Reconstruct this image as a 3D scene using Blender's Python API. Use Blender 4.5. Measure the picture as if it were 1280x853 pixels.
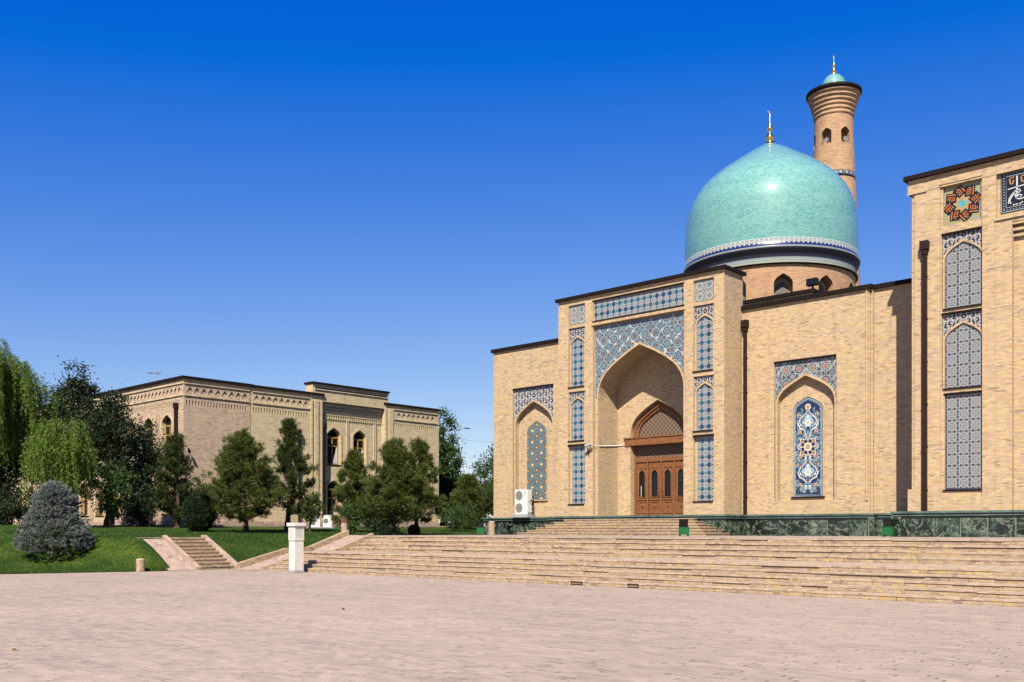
import bpy, bmesh, math, random
import numpy as np
from mathutils import Vector, Matrix
from mathutils.geometry import tessellate_polygon
R = math.radians
random.seed(7)
rng = np.random.default_rng(11)
for o in list(bpy.data.objects):
    bpy.data.objects.remove(o)
scene = bpy.context.scene
COL = scene.collection

# ------------------------------------------------------------------ camera
cd = bpy.data.cameras.new('camera')
cam = bpy.data.objects.new('camera', cd)
COL.objects.link(cam)
cam.location = (0, 0, 1.65)
cam.rotation_euler = (R(90), 0, math.atan2(.678, .735))
cd.sensor_width = 36
cd.lens = 34.26
cd.shift_y = 0.1848
cd.clip_end = 4000
scene.camera = cam

# ------------------------------------------------------------------ sky, sun, exposure
SUN_EL = R(47)
SUN_AZ = Vector((.507, -.862)).normalized()
world = bpy.data.worlds.new('World')
scene.world = world
world.use_nodes = True
wn, wl = world.node_tree.nodes, world.node_tree.links
wn.clear()
sky = wn.new('ShaderNodeTexSky')
sky.sky_type = 'NISHITA'
sky.sun_disc = False
sky.sun_elevation = SUN_EL
sky.sun_rotation = math.atan2(SUN_AZ.x, SUN_AZ.y)
sky.altitude = 400
sky.air_density = 1.0
sky.dust_density = 0.4
sky.ozone_density = 4.0
# deep polarised blue: per-channel contrast on the sky's own colours
sp = wn.new('ShaderNodeSeparateColor'); cb_ = wn.new('ShaderNodeCombineColor')
wl.new(sky.outputs[0], sp.inputs[0])
for i, (k, o_) in enumerate(((1.18, -1.22), (.93, -.68), (.42, 3.55))):
    mm = wn.new('ShaderNodeMath'); mm.operation = 'MULTIPLY_ADD'
    wl.new(sp.outputs[i], mm.inputs[0]); mm.inputs[1].default_value = k; mm.inputs[2].default_value = o_
    mx_ = wn.new('ShaderNodeMath'); mx_.operation = 'MAXIMUM'; wl.new(mm.outputs[0], mx_.inputs[0]); mx_.inputs[1].default_value = .01
    wl.new(mx_.outputs[0], cb_.inputs[i])
bg = wn.new('ShaderNodeBackground')
bg.inputs['Strength'].default_value = 0.0625
wo = wn.new('ShaderNodeOutputWorld')
wl.new(cb_.outputs[0], bg.inputs['Color'])
wl.new(bg.outputs[0], wo.inputs['Surface'])

sd = bpy.data.lights.new('sun', 'SUN')
sd.energy = 5.0
sd.angle = R(0.5)
sd.color = (1.0, 0.92, 0.78)
sun = bpy.data.objects.new('sun', sd)
COL.objects.link(sun)
sdir = Vector((SUN_AZ.x * math.cos(SUN_EL), SUN_AZ.y * math.cos(SUN_EL), math.sin(SUN_EL)))
sun.rotation_euler = sdir.to_track_quat('Z', 'Y').to_euler()
sun.location = (20, -40, 60)

vs = scene.view_settings
vs.view_transform = 'Standard'
vs.look = 'None'
vs.exposure = 1.12
vs.gamma = 1
vs.use_curve_mapping = False
scene.cycles.max_bounces = 6
scene.cycles.diffuse_bounces = 1

# ------------------------------------------------------------------ node helpers
class S:
    """a value socket with arithmetic"""
    def __init__(s, g, sock): s.g, s.k = g, sock
    def _m(s, op, *a): return s.g.math(op, s, *a)
    def __add__(s, o): return s._m('ADD', o)
    __radd__ = __add__
    def __sub__(s, o): return s._m('SUBTRACT', o)
    def __rsub__(s, o): return s.g.math('SUBTRACT', o, s)
    def __mul__(s, o): return s._m('MULTIPLY', o)
    __rmul__ = __mul__
    def __truediv__(s, o): return s._m('DIVIDE', o)
    def __lt__(s, o): return s._m('LESS_THAN', o)
    def __gt__(s, o): return s._m('GREATER_THAN', o)
    def floor(s): return s._m('FLOOR')
    def fract(s): return s._m('FRACT')
    def abs(s): return s._m('ABSOLUTE')
    def sqrt(s): return s._m('SQRT')
    def cos(s): return s._m('COSINE')
    def sin(s): return s._m('SINE')
    def min(s, o): return s._m('MINIMUM', o)
    def max(s, o): return s._m('MAXIMUM', o)
    def atan2(s, o): return s._m('ARCTAN2', o)
    def mod(s, o): return s._m('FLOORED_MODULO', o)
    def clamp(s):
        r = s.g.math('ADD', s, 0.0); r.k.node.use_clamp = True; return r

class G:
    def __init__(g, name):
        g.m = bpy.data.materials.new(name)
        g.m.use_nodes = True
        g.t = g.m.node_tree
        g.t.nodes.clear()
        g.out = g.n('ShaderNodeOutputMaterial')
        g.b = g.n('ShaderNodeBsdfPrincipled')
        g.link(g.b.outputs[0], g.out.inputs[0])
    def n(g, t): return g.t.nodes.new(t)
    def link(g, a, b): g.t.links.new(a, b)
    def put(g, inp, v):
        if isinstance(v, S): g.link(v.k, inp)
        elif isinstance(v, bpy.types.NodeSocket): g.link(v, inp)
        elif isinstance(v, (tuple, list)):
            inp.default_value = (*v, 1.0) if len(v) == 3 and inp.type == 'RGBA' else v
        else: inp.default_value = v
    def math(g, op, *a):
        n = g.n('ShaderNodeMath'); n.operation = op
        for i, v in enumerate(a): g.put(n.inputs[i], v)
        return S(g, n.outputs[0])
    def vec(g, x=0., y=0., z=0.):
        n = g.n('ShaderNodeCombineXYZ')
        for i, v in enumerate((x, y, z)): g.put(n.inputs[i], v)
        return n.outputs[0]
    def xyz(g, sock):
        n = g.n('ShaderNodeSeparateXYZ'); g.link(sock, n.inputs[0])
        return [S(g, o) for o in n.outputs]
    def pos(g):
        if not hasattr(g, '_geo'): g._geo = g.n('ShaderNodeNewGeometry')
        return g.xyz(g._geo.outputs['Position'])
    def nrm(g):
        g.pos(); return g.xyz(g._geo.outputs['True Normal'])
    def posv(g):
        g.pos(); return g._geo.outputs['Position']
    def uv(g):
        n = g.n('ShaderNodeUVMap'); a = g.xyz(n.outputs[0]); return a[0], a[1]
    def white(g, x, y, z=0.):
        n = g.n('ShaderNodeTexWhiteNoise'); n.noise_dimensions = '3D'
        g.put(n.inputs['Vector'], g.vec(x, y, z))
        return S(g, n.outputs['Value'])
    def noise(g, scale, vec=None, detail=3., rough=.55, dist=0.):
        n = g.n('ShaderNodeTexNoise')
        g.put(n.inputs['Vector'], vec if vec is not None else g.posv())
        n.inputs['Scale'].default_value = scale
        n.inputs['Detail'].default_value = detail
        n.inputs['Roughness'].default_value = rough
        n.inputs['Distortion'].default_value = dist
        return S(g, n.outputs[0])
    def voro(g, scale, vec=None, feat='F1'):
        n = g.n('ShaderNodeTexVoronoi'); n.feature = feat
        g.put(n.inputs['Vector'], vec if vec is not None else g.posv())
        n.inputs['Scale'].default_value = scale
        return n
    def ramp(g, fac, stops, mode='LINEAR'):
        n = g.n('ShaderNodeValToRGB'); n.color_ramp.interpolation = mode
        e = n.color_ramp.elements
        while len(e) < len(stops): e.new(0.5)
        for el, (p, c) in zip(e, stops):
            el.position = p; el.color = (*c, 1)
        g.put(n.inputs[0], fac)
        return n.outputs[0]
    def mix(g, f, a, b, mode='MIX'):
        n = g.n('ShaderNodeMix'); n.data_type = 'RGBA'; n.blend_type = mode
        g.put(n.inputs[0], f); g.put(n.inputs[6], a); g.put(n.inputs[7], b)
        return n.outputs[2]
    def sstep(g, x, lo, hi):
        n = g.n('ShaderNodeMapRange'); n.interpolation_type = 'SMOOTHSTEP'
        g.put(n.inputs[0], x); n.inputs[1].default_value = lo; n.inputs[2].default_value = hi
        return S(g, n.outputs[0])
    def done(g, color=None, rough=.8, spec=.3, metal=0., bump=None, bstr=.3, bdist=.02, albedo=.60, **kw):
        if color is not None:
            if albedo != 1.: color = g.mix(1., color, (albedo,) * 3, 'MULTIPLY')
            g.put(g.b.inputs['Base Color'], color)
        g.put(g.b.inputs['Roughness'], rough)
        g.put(g.b.inputs['Specular IOR Level'], spec)
        g.put(g.b.inputs['Metallic'], metal)
        for k, v in kw.items(): g.put(g.b.inputs[k.replace('_', ' ')], v)
        if bump is not None:
            n = g.n('ShaderNodeBump'); n.inputs['Strength'].default_value = bstr
            n.inputs['Distance'].default_value = bdist
            g.put(n.inputs['Height'], bump); g.link(n.outputs[0], g.b.inputs['Normal'])
        return g.m

def wall_uv(g):
    x, y, z = g.pos(); nx, ny, nz = g.nrm()
    flat = nz.abs() > 0.72
    u = x * (ny * -1.) + y * nx
    return u + (x - u) * flat, z + (y - z) * flat

def brick(name, stops, mortar, bw=.27, bh=.072, ju=.05, jv=.17, blot=.25, cyl=None, rough=.85, bump=.5,
          blotcol=None, gap=None):
    g = G(name)
    if cyl:
        x, y, z = g.pos()
        u, v = (x - cyl[0]).atan2((y - cyl[1]) * -1.) * cyl[2], z
    else:
        u, v = wall_uv(g)
    row = (v / bh).floor()
    jit = g.white(row, 3.7)
    uu = u / bw + row * .5 + jit * .15
    col = uu.floor()
    fx, fy = uu.fract(), (v / bh).fract()
    r = g.white(col, row)
    n1 = g.noise(1., vec=g.vec(u * .7, v * 2.6, 0.), detail=5., rough=.6)
    f = (r * .66 + (n1 - .5) * (blot + .25) * 2.2 + .17).clamp()
    c = g.ramp(f, stops)
    r2 = g.white(col, row, 5.)
    c = g.mix(.42, c, g.ramp(r2, [(0, (.62, .62, .62)), (1, (1.25, 1.25, 1.25))]), 'MULTIPLY')
    if blotcol is not None:
        c = g.mix(g.sstep(g.noise(9., detail=4.), .42, .66) * .5, c, blotcol, 'MIX')
    streak = g.sstep(g.noise(1., vec=g.vec(u * 2.6, v * .22, 4.), detail=4., rough=.6), .50, .72)
    c = g.mix(streak * .24, c, (.22, .165, .12))
    jm = ((fx < ju) + (fy < jv)).clamp()
    c = g.mix((g.white(col, row, 8.) < .05) * .5, c, (.22, .13, .08))
    mcol = mortar
    if gap is not None:
        mcol = g.mix(g.sstep(g.noise(7.), .5, .6), mortar, gap)
    c = g.mix(jm, c, mcol)
    h = (1. - jm) * .6 + r * .4 + g.noise(40.) * .3
    return g.done(c, rough, .25, bump=h, bstr=bump, bdist=.012)

SAND = [(0, (.36, .26, .18)), (.14, (.50, .37, .265)), (.27, (.60, .40, .275)), (.42, (.60, .44, .275)), (.58, (.66, .48, .285)), (.72, (.64, .485, .235)),
        (.84, (.63, .42, .195)), (.93, (.58, .33, .195)), (1, (.74, .585, .39))]
M = {}
M['brick'] = brick('mosque_brick', SAND, (.56, .425, .28), bw=.2, bh=.06, blot=.2)
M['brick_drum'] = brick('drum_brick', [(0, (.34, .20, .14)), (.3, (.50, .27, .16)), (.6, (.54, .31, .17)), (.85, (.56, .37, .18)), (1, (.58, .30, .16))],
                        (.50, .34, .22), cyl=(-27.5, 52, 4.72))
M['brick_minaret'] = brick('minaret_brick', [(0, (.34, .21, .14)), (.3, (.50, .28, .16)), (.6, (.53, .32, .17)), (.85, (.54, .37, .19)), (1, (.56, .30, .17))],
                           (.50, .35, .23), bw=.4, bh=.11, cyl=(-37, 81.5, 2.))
M['brick_hall'] = brick('hall_brick', [(0, (.44, .34, .22)), (.25, (.62, .48, .29)), (.5, (.69, .545, .32)), (.8, (.74, .60, .35)), (1, (.66, .50, .28))],
                        (.66, .55, .37), blot=.2)
M['brick_old'] = brick('hall_brick_grey', [(0, (.36, .25, .18)), (.3, (.55, .39, .265)), (.6, (.62, .45, .31)), (.8, (.66, .50, .31)), (1, (.50, .345, .26))],
                       (.58, .47, .36), blot=.2)
M['stair'] = brick('stair_brick', [(0, (.16, .11, .10)), (.12, (.36, .24, .19)), (.26, (.47, .32, .22)), (.44, (.53, .38, .24)), (.60, (.57, .42, .24)),
                                   (.72, (.55, .40, .20)), (.80, (.60, .41, .14)), (.86, (.52, .29, .15)), (.93, (.46, .37, .35)), (1, (.62, .50, .38))],
                   (.44, .34, .25), bw=.21, bh=.074, ju=.07, jv=.14, blot=.3, gap=(.10, .07, .055), bump=.8, blotcol=(.40, .30, .24))
M['nosing'] = brick('stair_nosing_brick', [(0, (.34, .24, .19)), (.3, (.52, .385, .28)), (.7, (.58, .44, .31)), (.9, (.60, .44, .22)), (1, (.50, .37, .31))],
                    (.44, .36, .31), bw=.13, bh=.27, ju=.07, jv=.03, blot=.3, bump=.6)
M['pavebrick'] = brick('ramp_brick', [(0, (.36, .25, .21)), (.3, (.45, .31, .25)), (.6, (.50, .36, .29)), (.85, (.52, .38, .24)), (1, (.45, .30, .24))],
                       (.46, .38, .32), bw=.27, bh=.13, ju=.04, jv=.07)

def plaza_mat():
    g = G('plaza_brick')
    x, y, z = g.pos()
    bw, bh = .265, .125
    row = (y / bh).floor(); uu = x / bw + row * .5 + g.white(row, 1.) * .25; col = uu.floor()
    fx, fy = uu.fract(), (y / bh).fract()
    r = g.white(col, row)
    band = g.noise(1., vec=g.vec(x * .3, y * 1.1, 0.), detail=6., rough=.65)
    big = g.noise(.16, detail=5.)
    fine = g.noise(16., detail=4., rough=.65)
    f = (r * .42 + (band - .5) * .8 + (big - .5) * .7 + (fine - .5) * .5 + .29).clamp()
    c = g.ramp(f, [(0, (.275, .21, .173)), (.3, (.395, .31, .25)), (.6, (.472, .37, .297)), (.85, (.542, .425, .33)), (1, (.565, .455, .315))])
    # joints: mostly sanded flush, some washed out and dark
    jx = fx < .085; jy = fy < .07
    jr = g.white(col, row, 3.)
    dark = (jr > .86) * jx * (g.noise(9., detail=2.) > .40)
    dark2 = jy * (g.noise(1., vec=g.vec(x * 3., y * 9., 2.), detail=2.) > .60)
    c = g.mix(((fx < .04) + jy).clamp() * .45, c, (.40, .30, .25))
    c = g.mix((dark + dark2).clamp() * .92, c, (.06, .045, .04))
    chip = g.sstep(g.noise(1., vec=g.vec(x * 8., y * 14., 0.), detail=3., rough=.6), .67, .70) * g.sstep(g.noise(.45, detail=3.), .38, .55)
    c = g.mix(chip * .8, c, (.12, .085, .07))
    stain = g.sstep(g.noise(.8, detail=6., rough=.7), .58, .72)
    c = g.mix(stain * .22, c, (.25, .20, .18))
    h = (1. - (dark + dark2).clamp()) + r * .5 + fine * .8 - chip
    return g.done(c, .9, .2, bump=h, bstr=.75, bdist=.015)
M['plaza'] = plaza_mat()

def plain(name, col, rough=.6, spec=.3, metal=0., var=.15, sc=6., bump=.1):
    g = G(name)
    n = g.noise(sc, detail=5.)
    c = g.mix(1., col, g.ramp(n, [(.25, (1 - var,) * 3), (.75, (1 + var,) * 3)]), 'MULTIPLY')
    return g.done(c, rough, spec, metal, bump=g.noise(sc * 6), bstr=bump, bdist=.01, albedo=1. if metal else .68)
M['trim'] = plain('dark_roof_trim', (.013, .009, .008), .7, .1)
M['pipe'] = plain('brown_pipe_paint', (.022, .010, .008), .55, .2)
M['roof'] = plain('roof_membrane', (.22, .2, .18), .9)
M['gold'] = plain('gilded_metal', (.83, .52, .12), .22, .5, 1., .1)
M['silver'] = plain('polished_metal', (.75, .75, .74), .3, .5, 1., .05)
M['wood'] = plain('carved_orange_wood', (.215, .088, .034), .55, .25, 0, .45, 9., .3)
M['wood_dk'] = plain('weathered_wood', (.17, .075, .03), .6, .3, 0, .3, 9., .3)
M['yellow_frame'] = plain('ochre_window_frame', (.42, .25, .05), .5, .4, 0, .1)
M['stone'] = plain('white_stone', (.72, .68, .62), .6, .3, 0, .10, 5., .2)
M['concrete'] = plain('grey_concrete', (.34, .34, .37), .9)
M['white'] = plain('white_enamel', (.74, .74, .72), .4, .4, 0, .04)
M['grey'] = plain('grey_grille', (.22, .22, .22), .6, .3, 0, .2, 40.)
M['black'] = plain('black_plastic', (.010, .010, .011), .65, .15)
M['green'] = plain('green_painted_metal', (.007, .115, .03), .45, .3, 0, .15)
M['curtain'] = plain('white_curtain', (.6, .6, .62), .9)
M['soil'] = plain('bare_soil', (.14, .09, .05), .95)
M['room'] = plain('dark_interior', (.03, .025, .02), .9)
M['navy'] = plain('navy_glaze', (.02, .03, .08), .22, .5, 0, .3, 12.)
M['white_tile'] = plain('white_glaze', (.62, .63, .62), .25, .5, 0, .1, 12.)
M['sky_tile'] = plain('pale_blue_glaze', (.36, .50, .56), .25, .5, 0, .15, 12.)
M['turq_tile'] = plain('turquoise_glaze', (.08, .36, .42), .25, .5, 0, .2, 12.)
M['ochre_tile'] = plain('ochre_glaze', (.55, .27, .06), .3, .5, 0, .2, 12.)
M['orange_tile'] = plain('orange_glaze', (.60, .19, .03), .3, .5, 0, .15, 12.)
M['kufic_field'] = plain('olive_ochre_glaze', (.46, .33, .08), .3, .5, 0, .3, 14.)
M['grey_tile'] = plain('grey_glaze', (.27, .30, .31), .3, .4, 0, .15, 12.)
M['black_tile'] = plain('black_glaze', (.015, .014, .02), .25, .5, 0, .2, 12.)
M['pink_tile'] = plain('pink_glaze', (.56, .38, .30), .3, .5, 0, .15, 12.)
M['logo_green'] = plain('green_print', (.10, .45, .12), .5)
M['blue_print'] = plain('blue_print', (.03, .14, .42), .5)
M['text'] = plain('grey_lettering', (.42, .41, .40), .7)

def glass_mat():
    g = G('window_glass')
    n = g.noise(1.3)
    return g.done(g.ramp(n, [(.3, (.006, .007, .009)), (.7, (.016, .018, .022))]), .08, .25)
M['glass'] = glass_mat()

def dome_mat(name, cx, cy, rad, bh, bw):
    g = G(name)
    x, y, z = g.pos()
    u = (x - cx).atan2((y - cy) * -1.) * rad
    row = (z / bh).floor(); uu = u / bw + row * .5 + g.white(row, 9.) * .6; col = uu.floor()
    r = g.white(col, row)
    n = g.noise(1.0, vec=g.vec(u * .35, z * 1.7, 0.), detail=4.)
    f = (r * .60 + (n - .5) * .6 + .22).clamp()
    c = g.ramp(f, [(0, (.06, .22, .205)), (.12, (.10, .31, .29)), (.35, (.165, .40, .37)), (.7, (.215, .455, .42)), (.95, (.29, .51, .46)), (1, (.46, .48, .38))])
    jm = (((z / bh).fract() < .08) + (uu.fract() < .05)).clamp()
    c = g.mix(jm * .5, c, (.16, .36, .33))
    return g.done(c, r * .1 + .36, .12, bump=r * .5 + g.noise(20.) * .4 - jm * .3, bstr=.07, bdist=.01, Coat_Weight=.85, Coat_Roughness=.085)
M['dome'] = dome_mat('turquoise_dome_tile', -27.5, 52, 4.5, .062, .15)
M['dome_small'] = dome_mat('turquoise_cupola_tile', -37, 81.5, 1.0, .11, .22)

def marble():
    g = G('green_marble')
    x, y, z = g.pos(); u, v = wall_uv(g)
    pid = (u / .92).floor()
    vec = g.vec(u * .9 + pid * 3.7, v * 1.1 + pid * 1.9, 0.)
    w = g.noise(1.5, vec=vec, detail=6., rough=.72, dist=1.4)
    pan = g.white(pid, 2.)
    c = g.ramp((w + (pan - .5) * .22).clamp(), [(.28, (.004, .008, .006)), (.45, (.012, .024, .018)), (.58, (.04, .07, .055)), (.68, (.15, .19, .13)), (.8, (.26, .36, .33))])
    vein = g.sstep((g.noise(1.1, vec=vec, detail=5., rough=.62, dist=2.2) - .5).abs(), .0, .03)
    c = g.mix((1. - vein) * .6, c, (.34, .38, .28))
    f = (u / .92).fract()
    c = g.mix(f < .022, c, (.004, .004, .004))
    c = g.mix((f > .95) * (pan > .5), c, (.16, .22, .18))
    return g.done(c, .16, .5)
M['marble'] = marble()
def ledge():
    g = G('green_marble_ledge')
    w = g.noise(2.2, detail=6., dist=1.)
    return g.done(g.ramp(w, [(.3, (.05, .085, .07)), (.6, (.13, .20, .17)), (.8, (.26, .34, .30))]), .2, .5)
M['ledge'] = ledge()

WHT = (.52, .525, .50)
def cellxy(g, cw, ch=None, u=None, v=None):
    if u is None: u, v = g.uv()
    a, b = u / cw, v / (ch or cw)
    return a.floor(), b.floor(), a.fract() - .5, b.fract() - .5
def star_tile(name, cw, blues, field=(.11, .125, .15), sq=(.13, .06, .05), rim=None):
    g = G(name)
    ix, iy, x, y = cellxy(g, cw)
    r = (x * x + y * y).sqrt(); th = y.atan2(x)
    rr = r * (1. + (th * 8.).cos() * .10)
    rnd = g.white(ix, iy)
    blue = g.ramp(rnd, blues, 'CONSTANT')
    blue = g.mix(((r < .10) + ((r > .17) * (r < .21))).clamp() * .7, blue, (.02, .05, .10))
    # lattice outside the disc
    l1 = (x.abs() - y.abs()).abs() < .05
    l2 = (x.abs().max(y.abs()) > .455)
    c = g.mix((l1 + l2).clamp(), field, WHT)
    ax, ay = x.abs(), y.abs()
    s1 = ((ax - .5).abs() + ay < .15)
    s2 = (ax + (ay - .5).abs() < .15)
    c = g.mix((s1 + s2).clamp(), c, sq)
    s3 = ((ax - .5).abs() + (ay - .5).abs()) < .12
    c = g.mix(s3, c, (.06, .10, .20))
    c = g.mix(rr < .40, c, WHT)
    c = g.mix(rr < .335, c, blue)
    return g.done(c, .25, .5, bump=g.noise(25.), bstr=.08)
BL = [(0, (.012, .065, .15)), (.18, (.03, .15, .25)), (.42, (.018, .075, .15)), (.62, (.045, .16, .22)), (.78, (.10, .12, .16)), (.9, (.025, .15, .26))]
M['star'] = star_tile('blue_star_tile', .365, BL)
M['star_small'] = star_tile('pale_star_tile', .5, [(0, (.34, .37, .36)), (.4, (.26, .33, .34)), (.7, (.38, .36, .32))], (.10, .06, .055), (.30, .20, .17))

def girih(name, cw, dark, mid, cyan, field, line=WHT, petals=8., core0=None):
    g = G(name)
    u, v = g.uv()
    def layer(uo, vo):
        a, b = u / cw + uo, v / cw + vo
        ix, iy, x, y = a.floor(), b.floor(), a.fract() - .5, b.fract() - .5
        r = (x * x + y * y).sqrt(); th = y.atan2(x)
        return ix, iy, x, y, r, th
    def rosette(c, L, R0):
        ix, iy, x, y, r, th = L
        k = r / R0; p = (th * petals).cos()
        rn = g.white(ix, iy)
        core = core0 if core0 and R0 > .3 else g.ramp(rn, [(0, dark), (.45, mid), (.75, cyan)], 'CONSTANT')
        c = g.mix(k * (1. - p * .08) < 1., c, line)
        pet = g.mix(p > .1, field, g.ramp(rn, [(0, cyan), (.5, mid)], 'CONSTANT'))
        c = g.mix(k * (1. - p * .08) < .9, c, pet)
        c = g.mix(k < .58, c, line)
        c = g.mix(k < .47, c, core)
        c = g.mix(k < .2, c, line)
        c = g.mix(k < .12, c, dark)
        return c
    L1, L2 = layer(0., 0.), layer(.5, .5)
    _, _, x, y, r, th = L1
    ax, ay = x.abs(), y.abs()
    ln = ((ax - ay).abs() < .035) + ((ax + ay - .5).abs() < .03)
    tri = g.white((u / cw * 4.).floor(), (v / cw * 4.).floor())
    base = g.ramp(tri, [(0, field), (.35, cyan), (.6, dark), (.8, line)], 'CONSTANT')
    c = g.mix(ln.clamp(), base, line)
    c = rosette(c, L1, .36)
    c = rosette(c, L2, .26)
    return g.done(c, .25, .5, bump=g.noise(25.), bstr=.08)
M['girih'] = girih('rosette_tile', .62, (.07, .03, .025), (.03, .09, .18), (.05, .19, .27), (.06, .085, .13), (.50, .50, .47))
M['girih_red'] = girih('red_rosette_tile', .62, (.05, .055, .08), (.10, .12, .16), (.30, .32, .33), (.05, .06, .085), (.42, .44, .43), 10., (.40, .15, .08))

def wing_tile():
    g = G('teal_star_tile')
    u, v = g.uv()
    def star(a, b, k):
        x, y = a.fract() - .5, b.fract() - .5
        r = (x * x + y * y).sqrt(); th = y.atan2(x)
        return r * (1. + (th * 8.).cos() * k)
    a, b = u / .66 + .5, v / .63
    r1, r2 = star(a, b, .14), star(a + .5, b + .5, .14)
    a2, b2 = u / .33, v / .315
    x, y = a2.fract() - .5, b2.fract() - .5
    ax, ay = x.abs(), y.abs()
    ln = ((ax + ay - .5).abs() < .06) + ((ax - ay).abs() < .05) + ((ax.max(ay) - .3).abs() < .04)
    c = g.mix(g.white((a2 * 3.).floor(), (b2 * 3.).floor()) > .5, (.03, .075, .12), (.085, .16, .19))
    c = g.mix(ln.clamp(), c, (.25, .29, .28))
    for r, ring, core in ((r1, (.34, .17, .05), (.55, .42, .22)), (r2, (.50, .40, .18), (.66, .60, .46))):
        c = g.mix(r < .21, c, (.02, .04, .11))
        c = g.mix(r < .16, c, ring)
        c = g.mix(r < .09, c, core)
    return g.done(c, .25, .5)
M['wing_tile'] = wing_tile()

def grey_lattice():
    g = G('white_lattice_tile')
    ix, iy, x, y = cellxy(g, .42)
    ax, ay = x.abs(), y.abs()
    r = (x * x + y * y).sqrt(); th = y.atan2(x)
    rs = r * (1. + (th * 8.).cos() * .12)
    ln = ((ax - ay).abs() < .04) + ((ax + ay - .5).abs() < .045) + ((rs - .33).abs() < .045) + ((rs - .17).abs() < .05) + ((ax - .36).abs() < .03) + ((ay - .36).abs() < .03)
    c = g.mix(g.white((x * 5.).floor() + ix, (y * 5.).floor() + iy) > .45, (.055, .06, .07), (.10, .10, .105))
    c = g.mix(ln.clamp(), c, (.36, .365, .365))
    c = g.mix((ax.max(ay) > .475), c, (.10, .11, .13))
    s = ((ax - .5).abs() + ay < .09)
    c = g.mix(s, c, (.05, .09, .14))
    return g.done(c, .25, .5)
M['lattice'] = grey_lattice()

def scroll_tile(name, dark, brown, wht=WHT, sc=3.2):
    g = G(name)
    u, v = g.uv()
    vec = g.vec(u.abs(), v, 0.)
    # spiral tendrils on a quincunx of rosettes
    def spiral(a, b, turn):
        x, y = a.fract() - .5, b.fract() - .5
        r = (x * x + y * y).sqrt(); th = y.atan2(x)
        w = (r * 15. + th * turn).cos()
        return r, ((w > .25) * (r < .48)).clamp()
    ua = u.abs() / .42 * sc / 3.2; vb = v / .42 * sc / 3.2
    r1, s1 = spiral(ua, vb, 1.)
    r2, s2 = spiral(ua + .5, vb + .5, -1.)
    n2 = g.noise(sc * 2.2, vec=vec, detail=2.)
    n3 = g.noise(sc * 7., vec=vec, detail=1.)
    c = g.mix(n2 > .53, dark, brown)
    c = g.mix(s2 * (n3 > .40), c, wht)
    c = g.mix(s1 * (n3 > .42), c, wht)
    c = g.mix((r1 < .12), c, wht); c = g.mix((r1 < .07), c, brown)
    return g.done(c, .25, .5)
M['scroll'] = scroll_tile('scroll_tile', (.035, .04, .075), (.17, .09, .08))
M['scroll_dark'] = scroll_tile('dark_scroll_tile', (.02, .02, .035), (.14, .06, .045), (.5, .49, .47), 4.5)

def frieze_band(name, cx, cy, rad, per, z0, h, pale=(.36, .42, .41)):
    g = G(name)
    x, y, z = g.pos()
    u = (x - cx).atan2((y - cy) * -1.) * rad / per
    a = u.fract() - .5; b = (z - z0) / h
    r = (a * a + (b - .62) * (b - .62) * 1.2).sqrt()
    c = g.mix(b - (a * 6.283).cos() * .12 > .36, (.02, .03, .14), pale)
    c = g.mix(r < .3, c, (.05, .05, .09))
    c = g.mix(r < .2, c, (.62, .58, .45))
    c = g.mix(r < .09, c, (.1, .05, .05))
    return g.done(c, .25, .5)
M['dome_frieze'] = frieze_band('dome_frieze_tile', -27.5, 52, 4.9, .26, 16.9, .42)
def ring_bands():
    g = G('dome_ring_tile')
    x, y, z = g.pos()
    u = (x + 27.5).atan2((y - 52) * -1.) * 4.85
    f = (z - 15.95) / .95
    c = g.ramp(f, [(0, (.40, .42, .36)), (.10, (.50, .52, .44)), (.16, (.10, .28, .36)), (.20, (.46, .50, .46)), (.26, (.20, .36, .42)), (.29, (.5, .53, .5)),
                   (.33, (.30, .34, .36)), (.37, (.03, .035, .06)), (.54, (.012, .012, .018)), (.8, (.03, .03, .05)), (.84, (.01, .01, .02))], 'CONSTANT')  # dark tile band; its black also paints in the shade under the overhang
    dots = ((u / .11).fract() < .5) * (f > .28) * (f < .37)
    c = g.mix(dots * .6, c, (.10, .11, .14))
    yd = ((u / .2).fract() < .25) * ((f - .13).abs() < .04)
    c = g.mix(yd, c, (.5, .35, .06))
    return g.done(c, .6, .12)
M['ring'] = ring_bands()
M['minaret_band'] = frieze_band('minaret_band_tile', -37, 81.5, 1.85, .55, 31.9, .6, (.10, .13, .17))

def grille():
    g = G('pierced_grille')
    ix, iy, x, y = cellxy(g, .16)
    r = (x * x + y * y).sqrt()
    ln = ((x.abs() - y.abs()).abs() < .09) + ((r - .4).abs() < .09)
    c = g.mix(ln.clamp(), (.02, .018, .016), (.24, .21, .18))
    return g.done(c, .7, .3)
M['grille'] = grille()
def wood_lattice():
    g = G('carved_wood_lattice')
    ix, iy, x, y = cellxy(g, .24)
    r = (x * x + y * y).sqrt()
    ln = ((x.abs() - y.abs()).abs() < .12) + ((x.abs() + y.abs() - .5).abs() < .05)
    c = g.mix(ln.clamp(), (.022, .012, .008), (.30, .20, .14))
    return g.done(c, .7, .25, bump=ln.clamp(), bstr=.6, bdist=.02)
M['wood_lattice'] = wood_lattice()

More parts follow.
